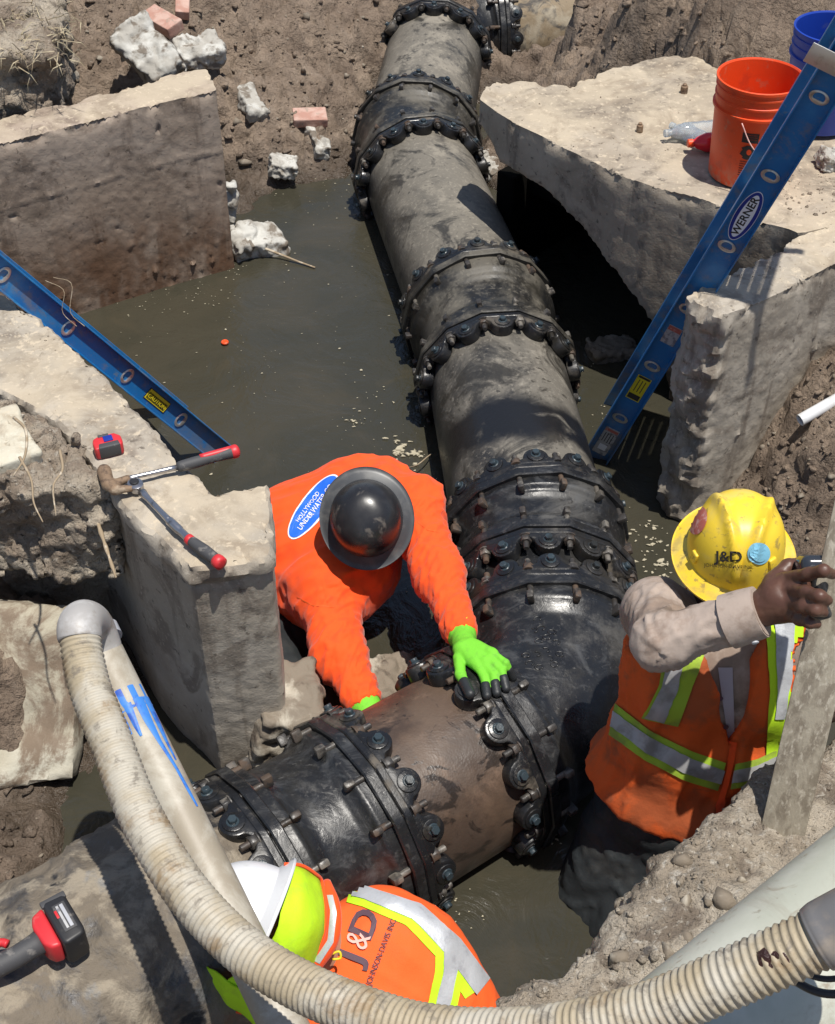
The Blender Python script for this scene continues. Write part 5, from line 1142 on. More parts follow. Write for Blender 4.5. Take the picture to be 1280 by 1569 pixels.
drape('shoulder_pad', band([(1040, 872), (1052, 898)], [(1075, 870), (1085, 905)], 8, 6), vbv, M['silver_dirty'], vest, .006)
drape('shirt_placket', band([(1100, 1022), (1104, 1050), (1116, 1135)], [(1122, 1022), (1123, 1050), (1126, 1135)], 24, 5), s2bv, M['shirt_grey'], shirt2, .004)
for px, py in [(1104, 1068), (1112, 1110)]:
    V, F = disc_grid(4.2, 3.6, 12, 2); print_on('button', V, F, (px, py), (1, 0), (0, 1), s2bv, M['ink'], shirt2, .008)
# hand on the plank: palm, four fingers, thumb
hx = [(wrr2 - ca * .01, P1(1192, 916, 2.95), .036, .042), (P1(1180, 930, 2.97), P1(1212, 928, 2.93), .040, .036), (P1(1190, 905, 2.96), P1(1222, 898, 2.93), .036, .030)]
hf = [fing([(1205, 886, 2.94), (1238, 880, 2.87), (1262, 874, 2.83), (1276, 880, 2.86)], .0150, .0115), fing([(1208, 902, 2.93), (1236, 908, 2.85), (1256, 913, 2.81), (1268, 920, 2.83)], .0155, .0118), fing([(1208, 920, 2.93), (1232, 930, 2.85), (1250, 934, 2.82), (1262, 938, 2.84)], .0150, .0115), fing([(1205, 938, 2.95), (1225, 949, 2.88), (1240, 954, 2.85), (1252, 956, 2.86)], .0135, .0105), fing([(1185, 888, 2.97), (1208, 868, 2.98), (1232, 862, 3.0)], .0185, .014)]
hand2, hV, hF = solid('hand', hx + [b for f in hf for b in f], .010, .0045, M['skin'], body2, pad=.02, it=1, disp=lambda V: .0008 * fbm(V, 60, 2))
def ycrest(X, Y, z):
    # raised V ridge running from the front to the crown, as on the photographed hat
    t = np.clip((Y + 0.02) / 0.125, 0, 1); w = 0.048 - 0.034 * (Y + .0) / 0.12
    k = math.exp(-((abs(X) - max(w, .004)) / 0.011) ** 2) * (1 if Y > -0.09 else 0) * min(1, max(0, (Y + .09) / .05)); return 0.30 * k * min(1, z / 0.05)
dome2, Mh2 = hat(w2, hat2, up2, face2, (M['hat_yellow'], M['hat_yellow']), R_brim=.153, h=.156, rx=.114, ry=.124, crest=ycrest, brim_drop=.018)
hb = BVHTree.FromObject(dome2, bpy.context.evaluated_depsgraph_get())
dv = np.array([v.co[:] for v in dome2.data.vertices]) + ORG[w2.name]; df = [tuple(p.vertices) for p in dome2.data.polygons]; hb = bvh_of(dv, df)
for cen, a, b, m, ux in [((1071, 798), 22, 13, 'sticker_red', (.30, -.95)), ((1163, 848), 16.5, 16.5, 'sticker_blue', (1, 0))]:
    V, F = disc_grid(a, b, 28, 4); st = print_on('sticker', V, F, cen, ux, (-ux[1], ux[0]), hb, M[m], dome2, .0025)
    if m == 'sticker_blue':
        V, F = disc_grid(12, 12, 24, 3); print_on('sticker_field', V, F, cen, ux, (0, 1), hb, M['sticker_blue'], st, .0045)
V, F = text_mesh('J&D', 22); V[:, 0] *= 1.1; print_on('lettering', V, F, (1117, 853), (1, 0.02), (0, -1), hb, M['ink_dark'], dome2, .003)
V, F = text_mesh('JOHNSON-DAVIS INC', 7.5, 0, 0); print_on('lettering', V, F, (1117, 867), (1, 0.05), (0, -1), hb, M['ink_dark'], dome2, .003)
for px, py, lab in [(1065, 853, 0), (1183, 863, 1)]:
    d = Vector(ray(px, py).tolist()).normalized(); hit = hb.ray_cast(Vector(EYE.tolist()), d)
    if hit[0]:
        nn = np.array(hit[1]); nn = nn if nn @ np.array(d) < 0 else -nn; tz = unit(np.cross(nn, up2)); obj('slot_clip', *box((0.022, 0.030, 0.012), .003, mat4(np.array(hit[0]), tz, np.cross(nn, tz), nn)), M['hat_yellow'], dome2)

# ---- the man in the lower foreground, seen from behind and above
w3 = thing('person', 'person in a white hard hat and lettered orange vest crouching in the foreground', 'person', at(620, 1560, -0.5))
ub = [(P1(582, 1436, 3.46), P1(528, 1545, 3.42), .125, .125), (P1(628, 1462, 3.44), P1(575, 1580, 3.40), .13, .13), (P1(668, 1508, 3.44), P1(620, 1610, 3.40), .12, .12), (P1(700, 1558, 3.46), P1(668, 1640, 3.42), .115, .12), (P1(505, 1440, 3.42), P1(560, 1480, 3.44), .075, .11)]
sA, sB = P1(580, 1420, 3.50), P1(500, 1590, 3.44)
arms3 = [(sA, P1(520, 1360, 3.80), .08, .06), (P1(520, 1360, 3.80), P1(480, 1330, 3.86), .058, .045), (sB, P1(420, 1600, 3.7), .08, .06), (P1(420, 1600, 3.7), P1(360, 1540, 3.8), .058, .045)]
legs3 = [(P1(705, 1590, 3.50), P1(650, 1580, 3.85), .12, .10), (P1(680, 1650, 3.45), P1(600, 1640, 3.8), .12, .10)]
hc3 = P1(395, 1425, 3.32)
ax3 = unit(np.array([-.86, .22, .32])); f3 = unit(np.array([-.35, .1, -.95]))
inner = [(a, b, ra - .02, rb - .02) for a, b, ra, rb in ub + arms3 + legs3] + head_bones(hc3 + np.array([.05, 0, -.03]), f3, ax3) + [(hc3 + np.array([.09, 0, 0]), P1(530, 1470, 3.44), .06, .08)]
body3, V_, F_ = solid('body', inner, .03, .015, M['skin_tan'], w3); face(body3, hc3 + np.array([.05, 0, -.03]), f3, ax3)
solid('sleeves', arms3, .04, .012, M['lime'], w3, disp=lambda V: folds(V, arms3, [0, 2], .005, 20, 4))
solid('trousers', legs3 + [(P1(705, 1575, 3.52), P1(680, 1640, 3.46), .11, .11)], .05, .015, M['trousers'], w3)
vest3, v3V, v3F = solid('vest', ub, .05, .0088, M['hivis_mesh'], w3, disp=lambda V: .004 * fbm(V, 7, 3, seed=14) + creases(V, ub[0][1] - ub[3][1], .006, 6, 8) + creases(V, ub[0][1] - ub[0][0], .004, 8, 18))
vb3 = bvh_of(v3V, v3F)
drape('lime_stripe', band([(538, 1366), (560, 1370), (636, 1400), (692, 1455), (735, 1515)], [(532, 1384), (556, 1390), (622, 1418), (672, 1470), (712, 1530)], 40, 7), vb3, M['lime'], vest3, .004)
drape('silver_stripe', band([(540, 1358), (562, 1361), (644, 1388), (703, 1440), (748, 1500)], [(534, 1374), (558, 1379), (632, 1409), (684, 1464), (728, 1524)], 40, 6), vb3, M['silver'], vest3, .007)
drape('lime_stripe', band([(668, 1440), (666, 1490), (650, 1560)], [(716, 1470), (706, 1510), (696, 1560)], 26, 8), vb3, M['lime'], vest3, .0050)
drape('silver_stripe', band([(680, 1448), (677, 1490), (662, 1560)], [(704, 1463), (695, 1505), (684, 1560)], 26, 6), vb3, M['silver'], vest3, .0085)
cen = (551, 1441); ux = (.37, -.93); uy = (-.93, -.37)
for txt, sz, x, y, m, sx in [('J', 52, -27, 0, 'ink', 1.15), ('D', 52, 26, 0, 'ink', 1.15), ('JOHNSON-DAVIS INC', 13, -4, -38, 'ink', .84)]:
    V, F = text_mesh(txt, sz, 0, .03 if sz > 20 else .006); V[:, 0] = V[:, 0] * sx + x; V[:, 1] += y; print_on('lettering', V, F, cen, ux, uy, vb3, M[m], vest3, .006)
V, F = text_mesh('&', 50, 0, .0); V[:, 0] *= .8; print_on('ampersand', V, F, cen, ux, uy, vb3, M['pink_ink'], vest3, .0085)
# neck shade (lime cloth hanging from the hat) and collar
def cloth_sheet(name, rows, mat, parent, th=.004, n=26, m=14):
    rows = [spline([P1(*p) for p in r], m) for r in rows]; rows = np.array(rows); cols = [spline(rows[:, j], n) for j in range(m)]; G = np.array(cols).transpose(1, 0, 2)
    G = G.reshape(-1, 3); I = np.arange(n * m).reshape(n, m); F = np.stack([I[:-1, :-1], I[1:, :-1], I[1:, 1:], I[:-1, 1:]], -1).reshape(-1, 4)
    N = normals(G, F); N = N if (N.mean(0) @ (EYE - G.mean(0))) > 0 else -N
    G = G + N * (.006 * np.clip(1 - 2 * np.abs(perlin(np.c_[G[:, 0] * 22, G[:, 1] * 6, G[:, 2] * 6])), 0, 1))[:, None]
    V = np.vstack([G, G - N * th]); k = n * m; Fb = (F + k)[:, ::-1]; rim = []
    edge = list(I[0, :]) + list(I[1:, -1]) + list(I[-1, ::-1][1:]) + list(I[::-1, 0][1:])
    for i in range(len(edge) - 1): rim.append((edge[i], edge[i + 1], edge[i + 1] + k, edge[i] + k))
    return obj(name, V, [tuple(f) for f in F] + [tuple(f) for f in Fb] + rim, mat, parent)
cloth_sheet('neck_shade', [[(438, 1328, 3.22), (432, 1375, 3.15), (424, 1425, 3.13), (395, 1470, 3.16), (350, 1500, 3.2)], [(462, 1330, 3.25), (466, 1372, 3.17), (460, 1425, 3.14), (430, 1485, 3.16), (345, 1515, 3.22)], [(482, 1342, 3.29), (492, 1390, 3.23), (488, 1430, 3.20), (455, 1500, 3.22), (385, 1535, 3.26)], [(490, 1352, 3.33), (497, 1395, 3.28), (492, 1440, 3.26), (468, 1515, 3.28), (400, 1560, 3.34)]], M['lime'], w3)
cloth_sheet('shade_flap', [[(318, 1480, 3.24), (345, 1500, 3.2), (372, 1515, 3.2)], [(325, 1510, 3.26), (350, 1525, 3.23), (400, 1540, 3.22)], [(340, 1535, 3.3), (365, 1550, 3.28), (410, 1580, 3.26)]], M['lime'], w3)
for pts in [[(436, 1324, 3.22), (462, 1326, 3.245), (484, 1339, 3.285), (494, 1352, 3.32), (500, 1396, 3.27), (494, 1440, 3.25), (470, 1514, 3.27)], [(322, 1512, 3.26), (340, 1537, 3.30), (372, 1552, 3.28), (400, 1545, 3.23)]]:
    V, F = tube(spline([P1(*p) for p in pts], 40), .0042, 8); obj('piping', V, F, M['hivis'], w3)
V, F = tube(spline([P1(500, 1352, 3.34), P1(512, 1395, 3.27), P1(508, 1440, 3.25), P1(482, 1485, 3.26)], 30), np.interp(np.linspace(0, 1, 30), [0, .2, .8, 1], [.012, .017, .018, .014]), 16); col3 = obj('collar', V, F, M['hivis'], w3)
drape('silver_tape', band([(502, 1372), (507, 1396), (503, 1440), (482, 1472)], [(510, 1372), (516, 1398), (511, 1444), (490, 1476)], 24, 4), bvh_of(V, F), M['silver'], col3, .002)
V, F = tube(spline([P1(508, 1462, 3.25), P1(520, 1458, 3.25), P1(522, 1468, 3.25), P1(510, 1470, 3.25)], 14), .003, 8); obj('tab', V, F, M['yellow_label'], vest3)
dome3, Mh3 = hat(w3, P1(398, 1408, 3.20), ax3, unit(np.array([-.2, -.9, -.3])), (M['hat_white'], M['hat_white']), R_brim=.150, h=.145, brim_drop=.02)

# ================================================================ HOSES AND PLASTIC PIPES
def corrugated(path, r, pitch, depth, mat, parent, n=40, per=6):
    P, L = resample(path, 400); k = int(L / pitch) * per; P, _ = resample(path, k); s = np.arange(k) / per
    rad = r - depth * (0.5 - 0.5 * np.cos(2 * np.pi * s)) ** 0.8
    V, F = tube(P, rad, n); return obj('hose', V, F, M[mat], parent)
hp = [(123, 975, 3.06), (128, 1010, 3.04), (140, 1060, 3.0), (169, 1133, 2.94), (209, 1236, 2.86), (267, 1339, 2.76), (328, 1414, 2.68), (390, 1468, 2.61), (470, 1515, 2.54), (560, 1552, 2.46), (650, 1578, 2.40), (760, 1587, 2.33), (870, 1578, 2.26), (995, 1549, 2.19), (1090, 1511, 2.14), (1180, 1472, 2.10), (1256, 1438, 2.07)]
hs = thing('suction_hose', 'long ribbed cream suction hose arching across the foreground', 'hose', P1(600, 1554, 2.6))
corrugated(spline([P1(*p) for p in hp], 300), .0465, .0138, .0042, 'hose', hs, 36, 5)
P = spline([P1(123, 980, 3.06), P1(122, 962, 3.07), P1(128, 952, 3.11), P1(140, 958, 3.18), P1(150, 980, 3.21), P1(158, 1006, 3.22)], 50)
V, F = tube(P, np.interp(np.linspace(0, 1, 50), [0, .05, .9, 1], [.048, .0495, .0495, .048]), 36); obj('elbow', V, F, M['cuff_beige'], hs, auto=50)
P = spline([P1(1250, 1441, 2.07), P1(1262, 1435, 2.067), P1(1285, 1424, 2.06), P1(1330, 1402, 2.04), P1(1400, 1367, 2.02)], 40)
V, F = tube(P, np.interp(np.linspace(0, 1, 40), [0, .03, .12, .3, 1], [.046, .049, .050, .053, .056]), 40); obj('end_cuff', V, F, M['cuff_grey'], hs, auto=50)
lo = P1(1196, 1490, 2.05); tb = [(P1(1174, 1464, 2.078), P1(1214, 1456, 2.068), .018, .020), (P1(1180, 1480, 2.080), P1(1220, 1468, 2.068), .020, .019), (P1(1190, 1492, 2.086), P1(1216, 1484, 2.078), .017, .016)]
solid('tar_patch', tb, .02, .006, M['tar'], hs, pad=.02, disp=lambda V: .004 * fbm(V, 60, 3))
# slanted plastic pipe with collar and blue paint
pv = thing('plastic_pipe', 'slanted off white plastic pipe with runs of blue paint below its collar', 'pipe', P1(330, 1340, 3.3))
pa, pb = P1(158, 1003, 3.22), P1(452, 1606, 2.86); pd = unit(pb - pa)
V, F = tube(np.linspace(pa, pb, 60), .050, 44); pvo = obj('pipe', V, F, M['pvc'], pv, auto=50)
V, F = tube([pa - pd * .035, pa - pd * .035, pa + pd * .0, pa + pd * .115, pa + pd * .118, pa + pd * .118], [.045, .055, .0565, .0565, .054, .050], 44, caps=False); obj('collar', V, F, M['pvc_white'], pv, auto=40)
V, F = tube([pa - pd * .045, pa - pd * .06, pa - pd * .03], [.05, .062, .062], 44); obj('rubber_ring', V, F, M['cuff'], pv, auto=40)
uu, vv, _ = frame(pd)
def on_pvc(s, ang, off=.0012): return pa + pd * s + (.050 + off) * (math.cos(ang) * uu + math.sin(ang) * vv)
view = unit(EYE - (pa + pd * .2)); a0 = math.atan2(view @ vv, view @ uu); sgn = 1 if (on_pvc(.2, a0 + .5) - on_pvc(.2, a0)) @ RT > 0 else -1
def paint(segs):
    for name, pts in segs:
        V = []; F = []
        P_ = np.array(pts, float); t = np.linspace(0, 1, 24); q = np.linspace(0, 1, len(P_)); s = np.interp(t, q, P_[:, 0]); c = np.interp(t, q, P_[:, 1]); w = np.interp(t, q, P_[:, 2])
        for i in range(24):
            for j in range(6): V.append(on_pvc(s[i], a0 + sgn * (c[i] + w[i] * (j / 5 - .5)), .0016 * (1 - abs(j / 5 - .5) * 1.6) + .0006))
        for i in range(23):
            for j in range(5): F.append((i * 6 + j, i * 6 + j + 1, (i + 1) * 6 + j + 1, (i + 1) * 6 + j))
        obj(name, V, F, M['paint_blue'], pvo)
paint([('paint_band', [(.115, .2, 3.2), (.150, .2, 3.2), (.160, .25, 3.0), (.170, .3, 2.4)]), ('paint_run', [(.150, 1.15, .55), (.22, 1.08, .40), (.27, 1.0, .22), (.32, 1.0, .12)]), ('paint_run', [(.150, .60, .55), (.21, .55, .42), (.27, .60, .22), (.34, .78, .17), (.40, .85, .20), (.44, .9, .12)]), ('paint_run', [(.155, .0, .4), (.21, -.05, .25), (.24, -.05, .12)]), ('paint_run', [(.155, -.6, .5), (.20, -.5, .35), (.225, -.45, .2)])])
# big pale pipe on the bank
bp = thing('big_plastic_pipe', 'thick pale greenish plastic pipe lying on the near right bank under the hose', 'pipe', at(1180, 1420, .85))
c0 = at(1094, 1604, 1.0); c1 = at(1372, 1366, 1.0)
dB = unit(c1 - c0); V, F = tube([c0 - dB * .35, c0 - dB * .352, c0 + dB * 0, c1, c1 + dB * 1.2], [.150, .163, .163, .163, .163], 64); obj('pipe', V, F, M['pvc_big'], bp, auto=50)
# flat grey boot of the hose and black strap at the lower right corner
mb = MB(); bx = at(1300, 1475, 1.06); ub_ = unit(np.array([.8, .6, 0])); mb.add(*box((.30, .16, .07), .03, mat4(bx, ub_, np.array([-ub_[1], ub_[0], 0]), (0, 0, 1)), 4)); fitb = mb.obj('hose_saddle', M['cuff_beige'], None); tag(fitb, 'pale grey plastic saddle block under the hose end at the lower right corner', 'saddle block')
V, F = tube(spline([P1(1190, 1470, 2.26), P1(1215, 1500, 2.22), P1(1262, 1522, 2.2), P1(1330, 1520, 2.2)], 24), .007, 10); tag(obj('black_strap', V, F, M['black']), 'lower black rubber strap looping round the grey saddle block', 'strap')
V, F = tube(spline([P1(1218, 1480, 2.2), P1(1240, 1494, 2.18), P1(1275, 1500, 2.17), P1(1330, 1488, 2.17)], 24), .005, 10); tag(obj('black_strap', V, F, M['black']), 'upper thin black strap between the hose cuff and the grey saddle block', 'strap')
bank('spill', [(1060,1560),(1110,1500),(1180,1490),(1400,1480),(1400,1700),(1060,1700)], 0.92, .7, .90, .014, M['spill'], .020, 7, 71, 'pale rust stained rubble on the bank below the hose')
# small pipe stub sticking out of the right slope
V, F = tube([at(1226, 644, .44), at(1226, 644, .44) + (at(1330, 585, .52) - at(1226, 644, .44)) * 1.0], .021, 24, caps=False); V2, F2 = tube([at(1227, 643, .44), at(1330, 585, .52)], .016, 24, caps=False)
mb = MB(); mb.add(V, F); mb.add(V2, [f[::-1] for f in F2]); e0 = len(V); mb.F += [(i, (i + 1) % 24, e0 + (i + 1) % 24, e0 + i) for i in range(24)]; tag(mb.obj('small_pipe', M['pvc_white'], None), 'thin white plastic pipe end sticking out of the right earth slope', 'pipe')
# plank
q0, q1 = P1(1318, 760, 2.86), P1(1219, 1190, 3.02); pdn = unit(q1 - q0); fv = unit(EYE - (q0 + q1) / 2); sx = unit(np.cross(pdn, fv)); fz = np.cross(sx, pdn)
V, F = box((.095, np.linalg.norm(q1 - q0) + .5, .04), .003, mat4((q0 + q1) / 2 + pdn * .25, unit(np.cross(pdn, fz)), pdn, fz)); tag(obj('plank', V, F, M['wood'], auto=30), 'grey weathered timber plank held upright by the person in the yellow hat', 'plank')
# tool behind the plank
mb = MB(); kx = P1(1262, 868, 2.93); mb.add(*box((.11, .05, .075), .018, mat4(kx, (1,0,0), UPV, -FWD), 4)); tp = thing('power_tool', 'dark tool held against the plank top under the hand', 'power tool', kx)
V, F = mb.get(); obj('housing', V, F, M['lens'], tp, auto=40); V, F = box((.05, .12, .05), .012, mat4(P1(1258, 905, 2.93), (1,0,0), UPV, -FWD), 3); obj('grip', V, F, M['black'], tp, auto=40)

# ================================================================ BUCKETS AND BOTTLES
def bucket(c, mat, label, lean=0.0):
    root = thing('bucket', label, 'bucket', c, 'plastic buckets on the slab')
    prof = [(.0001, .004), (.125, .004), (.129, .0), (.132, .006), (.1445, .255), (.1445, .262), (.1535, .266), (.1535, .274), (.146, .276), (.1465, .302), (.1505, .305), (.1505, .311), (.1465, .313), (.147, .335), (.151, .338), (.151, .344), (.1475, .346), (.148, .358), (.1535, .361), (.1535, .370), (.1485, .372), (.1445, .366), (.1405, .26), (.127, .012), (.0001, .010)]
    V, F = lathe(prof, 72, mat4(c, (1,0,0), (0,1,0), (0,0,1))); obj('shell', V, F, M[mat], root, auto=25); return root
b0 = at(1141, 264, ZS + .006); bk = bucket(b0, 'orange_plastic', 'bright orange plastic bucket with a printed warning label on the slab')
def cyl_pt(c, ang, z, off=.002): r = .132 + (.1445 - .132) * (z - .006) / .25 + off; return c + np.array([r * math.cos(ang), r * math.sin(ang), z])
def cyl_patch(name, c, a0, a1, z0, z1, mat, parent, off=.0016, n=10):
    V = [cyl_pt(c, a0 + (a1 - a0) * i / n, z, off) for z in (z0, (z0 + z1) / 2, z1) for i in range(n + 1)]; m = n + 1
    return obj(name, V, [(r * m + i, r * m + i + 1, (r + 1) * m + i + 1, (r + 1) * m + i) for r in (0, 1) for i in range(n)], mat, parent)
A0 = R(-116)
lb = cyl_patch('warning_label', b0, A0, A0 + .40, .185, .222, M['ink_dark'], bk)
for z in (.197, .206, .214): cyl_patch('print_line', b0, A0 + .04, A0 + .36, z, z + .003, M['print'], lb, .0024)
V, F = disc_grid(.024, .028, 20, 3)
obj('pictogram', [cyl_pt(b0, A0 + .19 + x / .14 * (1 + .25 * math.sin(9 * y / .02)), .148 + y) for x, y in V], F, M['ink_dark'], bk)
obj('pictogram', [cyl_pt(b0, A0 + .22 + x * .35 / .14, .150 + y * .4, .0026) for x, y in V], F, M['orange_plastic'], bk)
for k in range(7): cyl_patch('print_line', b0, A0 + .03, A0 + .33 - .05 * (k % 3), .110 - k * .009, .1135 - k * .009, M['print'], bk)
for k in range(2): cyl_patch('print_line', b0, A0 + .05 + .15 * k, A0 + .15 + .17 * k, .020, .040, M['ink_dark'], bk)
hA = R(-98); hB = hA + math.pi
pa_, pb_ = cyl_pt(b0, R(-125) + .12, .262, .014), cyl_pt(b0, R(-10), .262, .014)
mid_ = [cyl_pt(b0, R(-125) + .12 + (R(115) - .12) * t, .262 - .14 * math.sin(math.pi * t) ** .8, .016 + .02 * math.sin(math.pi * t)) for t in np.linspace(0, 1, 9)]
V, F = tube(spline(mid_, 40), .0022, 8); obj('wire_handle', V, F, M['pink_ink'], bk)
b1 = at(1252, 185, ZS + .02); bucket(b1, 'blue_plastic', 'dark blue plastic bucket behind the ladder at the right edge')
def bottle(c, d, L, r, mat, capm, name, label, full=False):
    u, v, a = frame(d); root = thing(name, label, 'bottle', c); Mx = mat4(c, u, v, a)
    prof = [(.0001, 0), (r * .8, 0), (r, r * .25), (r * .94, L * .18), (r, L * .25), (r * .95, L * .38), (r, L * .45), (r, L * .62), (r * .62, L * .80), (r * .38, L * .86), (r * .38, L * .92)]
    V, F = lathe(prof, 28, Mx); obj('bottle_body', V, F, M[mat], root)
    V, F = cyl(r * .44, L * .89, L * 1.0, 20, .002, Mx); obj('cap', V, F, M[capm], root, auto=40)
bottle(at(1098, 196, ZS + .036), (-.97, -.22, 0.0), .21, .033, 'clear', 'clear', 'water_bottle', 'clear empty water bottle lying on the slab, farther from the edge')
bottle(at(1088, 218, ZS + .034), (-.55, .60, 0.0), .19, .031, 'clear', 'clear', 'water_bottle', 'crushed clear bottle lying next to the red drink bottle')
bottle(at(1128, 216, ZS + .038), (-.985, -.10, 0.0), .185, .036, 'red_drink', 'orange_plastic', 'drink_bottle', 'red drink bottle with an orange cap lying against the orange bucket')

# ================================================================ TOOLS
zt = ZN + .006
def along(a, b): d = unit(b - a); s = unit(np.cross(d, (0, 0, 1))); return d, s, np.cross(s, d)
# hammer
hm = thing('hammer', 'hammer with a black and red grip lying across the near wall', 'hammer', at(180, 735, zt))
a, b, c = at(192, 734, zt + .022), at(272, 716, zt + .020), at(366, 690, zt + .020); d, s, u = along(b, c)
V, F = tube(np.linspace(a, b, 8), [.0075, .007, .0065, .0065, .0065, .007, .0075, .008], 14); obj('shaft', V, F, M['steel'], hm)
L = np.linalg.norm(c - b); t = np.linspace(0, 1, 24); r_ = np.interp(t, [0, .05, .3, .6, .85, .95, 1], [.012, .0155, .0165, .0145, .0175, .0185, .012]); V, F = tube(b + (c - b) * t[:, None], r_, 20); gp = obj('grip', V, F, M['grip_grey'], hm)
V, F = tube(b + (c - b) * np.linspace(.86, 1.01, 8)[:, None], [.0165, .0182, .0192, .0196, .0196, .0192, .0165, .009], 20); obj('grip_end', V, F, M['red'], gp)
V, F = tube([b + (c - b) * x + u * .0085 + s * -.003 for x in np.linspace(.38, .9, 8)], .0105, 12); obj('grip_inlay', V, F, M['red'], gp)
hh = [(at(160, 722, zt + .025), at(166, 742, zt + .025), .020, .018), (at(166, 742, zt + .025), at(176, 750, zt + .024), .016, .015), (at(176, 750, zt + .024), at(214, 748, zt + .016), .014, .006), (at(170, 744, zt + .024), at(196, 733, zt + .022), .014, .010)]
solid('head', hh, .008, .004, M['rust_steel'], hm, pad=.02, it=1)
# ratchet
rt = thing('ratchet', 'chrome ratchet with a grey and red handle lying across the near wall end', 'ratchet', at(215, 745, zt))
a, b, c, e = at(208, 744, zt + .016), at(262, 800, zt + .016), at(292, 828, zt + .017), at(337, 862, zt + .018); d, s, u = along(a, c)
mb = MB(); pr = [(.026 * math.cos(x), .021 * math.sin(x)) for x in np.linspace(0, 2 * np.pi, 25)[:-1]]; mb.add(*prism(pr, -.010, .012, .003, mat4(a, d, s, -u))); V, F = mb.get(); hd = obj('head', V, F, M['steel'], rt, auto=35)
mb = MB(); mb.add(*cyl(.013, .010, .016, 20, .002, mat4(a + u * 0 - d * .004, d, np.cross(u, d), u))); V, F = mb.get(); obj('selector', V, F, M['black'], hd, auto=35)
V, F = tube(a + (b - a) * np.linspace(.2, 1, 10)[:, None], [.013, .010, .0085, .0085, .0085, .0085, .0085, .009, .0095, .0095], 16); obj('shaft', V, F, M['steel'], rt)
V, F = tube(b + (c - b) * np.array([-.08, -.06, 0, .45, .5, .55, 1])[:, None], [.009, .0125, .0125, .0125, .0105, .011, .011], 18); obj('collar', V, F, M['steel'], rt, auto=40)
t = np.linspace(0, 1, 20); V, F = tube(c + (e - c) * t[:, None], np.interp(t, [0, .06, .5, .85, 1], [.011, .0145, .0175, .016, .012]), 20); gp = obj('grip', V, F, M['grip_grey'], rt)
V, F = tube(c + (e - c) * np.array([-.10, -.08, .02, .04])[:, None], [.011, .0145, .0145, .012], 18); obj('grip_band', V, F, M['red'], gp)
V, F = tube(c + (e - c) * np.array([.86, .88, .96, 1.06, 1.08])[:, None], [.012, .018, .019, .018, .010], 20); obj('grip_end', V, F, M['red'], gp)
# tape measure
tm = thing('tape_measure', 'red and grey tape measure case on the near wall top', 'tape measure', at(165, 690, zt))
tx = unit(at(190, 668, ZN) - at(140, 680, ZN)); tx[2] = 0; tx = unit(tx); ty = np.array([-tx[1], tx[0], 0]); c = at(166, 684, ZN + .02)
pr = [(-.040, -.028), (.036, -.028), (.041, -.018), (.041, .012), (.026, .030), (-.018, .030), (-.036, .022), (-.041, .006)]
V, F = prism(pr, -.018, .022, .006, mat4(c, tx, ty, (0, 0, 1)), 3); cs_ = obj('case', V, F, M['red'], tm, auto=45)
V, F = prism([(-.030, -.0295), (.032, -.0295), (.030, -.008), (-.026, -.008)], -.016, .0235, .004, mat4(c, tx, ty, (0, 0, 1)), 2); obj('bumper', V, F, M['grip_grey'], cs_, auto=45)
V, F = box((.026, .024, .004), .001, mat4(c + np.array([0, 0, .0235]) + tx * .004 + ty * .006, tx, ty, (0, 0, 1))); bt = obj('badge', V, F, M['navy'], cs_, auto=30)
V, F = box((.030, .010, .004), .001, mat4(c + np.array([0, 0, .0225]) + tx * -.006 + ty * .024, tx, ty, (0, 0, 1))); obj('belt_clip', V, F, M['grip_grey'], cs_, auto=30)
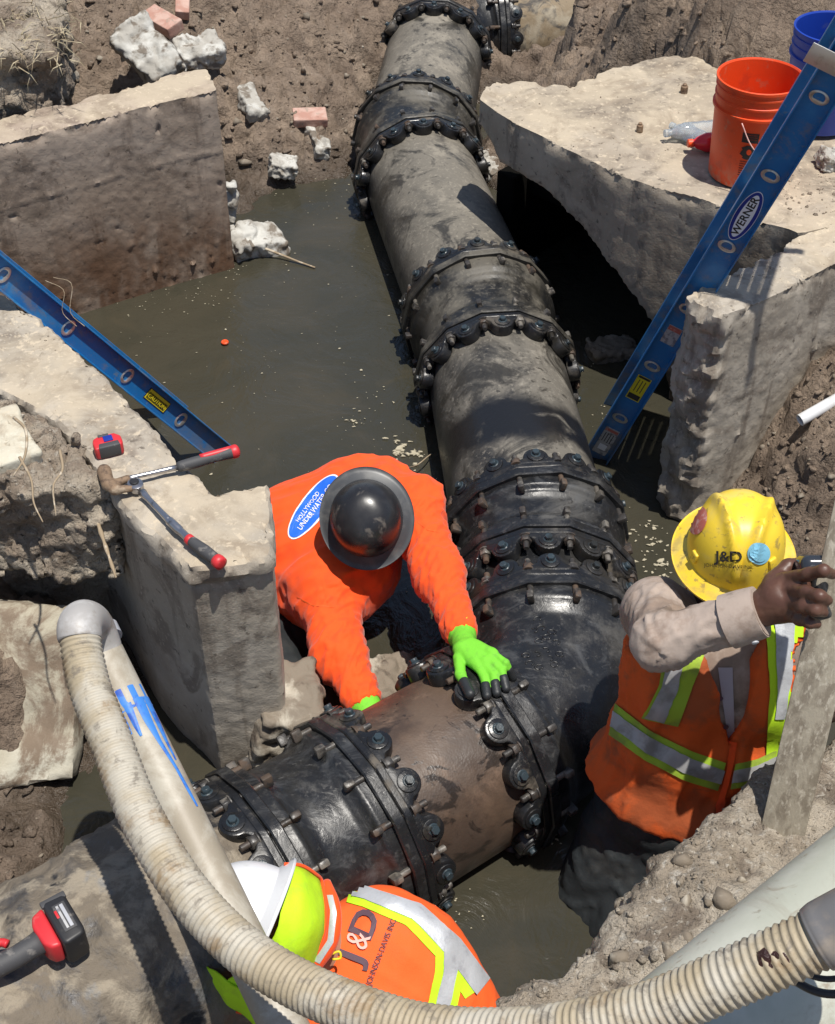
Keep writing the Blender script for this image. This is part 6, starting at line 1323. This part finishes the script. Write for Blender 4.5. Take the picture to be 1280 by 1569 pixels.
# impact driver
dr = thing('cordless_driver', 'red and black cordless driver lying on the plastic wrapped pipe', 'power drill', at(80, 1440, .5))
zc = .54; o0 = at(93, 1422, zc); hx_ = unit(at(20, 1462, zc) - at(93, 1422, zc)); hy_ = unit(np.cross((0, 0, 1), hx_)); hz_ = np.array([0, 0, 1.])
rotz = mat4(o0, hx_, hy_, hz_)
V, F = prism([(-.040, -.058), (.012, -.062), (.016, -.05), (.016, .058), (.006, .066), (-.034, .062), (-.042, .050)], -.055, .034, .008, rotz, 3); bt = obj('battery', V, F, M['black'], dr, auto=40)
V, F = box((.030, .078, .003), .001, mat4(xf(np.array([[-.016, 0, .0345]]), rotz)[0], hx_, hy_, hz_)); lbv = obj('battery_label', V, F, M['grip_grey'], bt, auto=30)
for x, m, wd in ((-.021, 'cuff', .008), (-.011, 'grey_label', .006)): V, F = box((wd, .066, .002), .0005, mat4(xf(np.array([[x, 0, .0365]]), rotz)[0], hx_, hy_, hz_)); obj('print_block', V, F, M[m], lbv, auto=30)
V, F = box((.006, .022, .002), .0005, mat4(xf(np.array([[-.003, -.012, .0365]]), rotz)[0], hx_, hy_, hz_)); obj('print_block', V, F, M['red'], lbv, auto=30)
V, F = box((.018, .060, .010), .003, mat4(xf(np.array([[-.012, -.058, .028]]), rotz)[0], hy_, hx_, hz_)); obj('release_button', V, F, M['grip_grey'], bt, auto=30)
V, F = prism([(.017, -.056), (.046, -.046), (.056, -.020), (.052, .034), (.040, .054), (.017, .058)], -.040, .030, .008, rotz, 3); rb = obj('foot', V, F, M['red'], dr, auto=40)
V, F = tube([o0 + hx_ * x + hz_ * -.004 + hy_ * y for x, y in ((.045, .004), (.07, .005), (.11, .008), (.15, .006), (.19, .0), (.23, -.004))], [.030, .026, .025, .026, .028, .034], 20); obj('handle', V, F, M['grip_grey'], dr)
V, F = tube(spline([o0 + hx_ * x + hy_ * y + hz_ * .0 for x, y in ((.115, -.030), (.125, -.042), (.15, -.05), (.175, -.046))], 16), .010, 12); obj('trigger', V, F, M['red'], dr)
V, F = tube([o0 + hx_ * .235 + hy_ * y for y in (-.09, -.085, .03, .075, .08)], [.026, .034, .036, .034, .026], 22); obj('motor_housing', V, F, M['red'], dr)
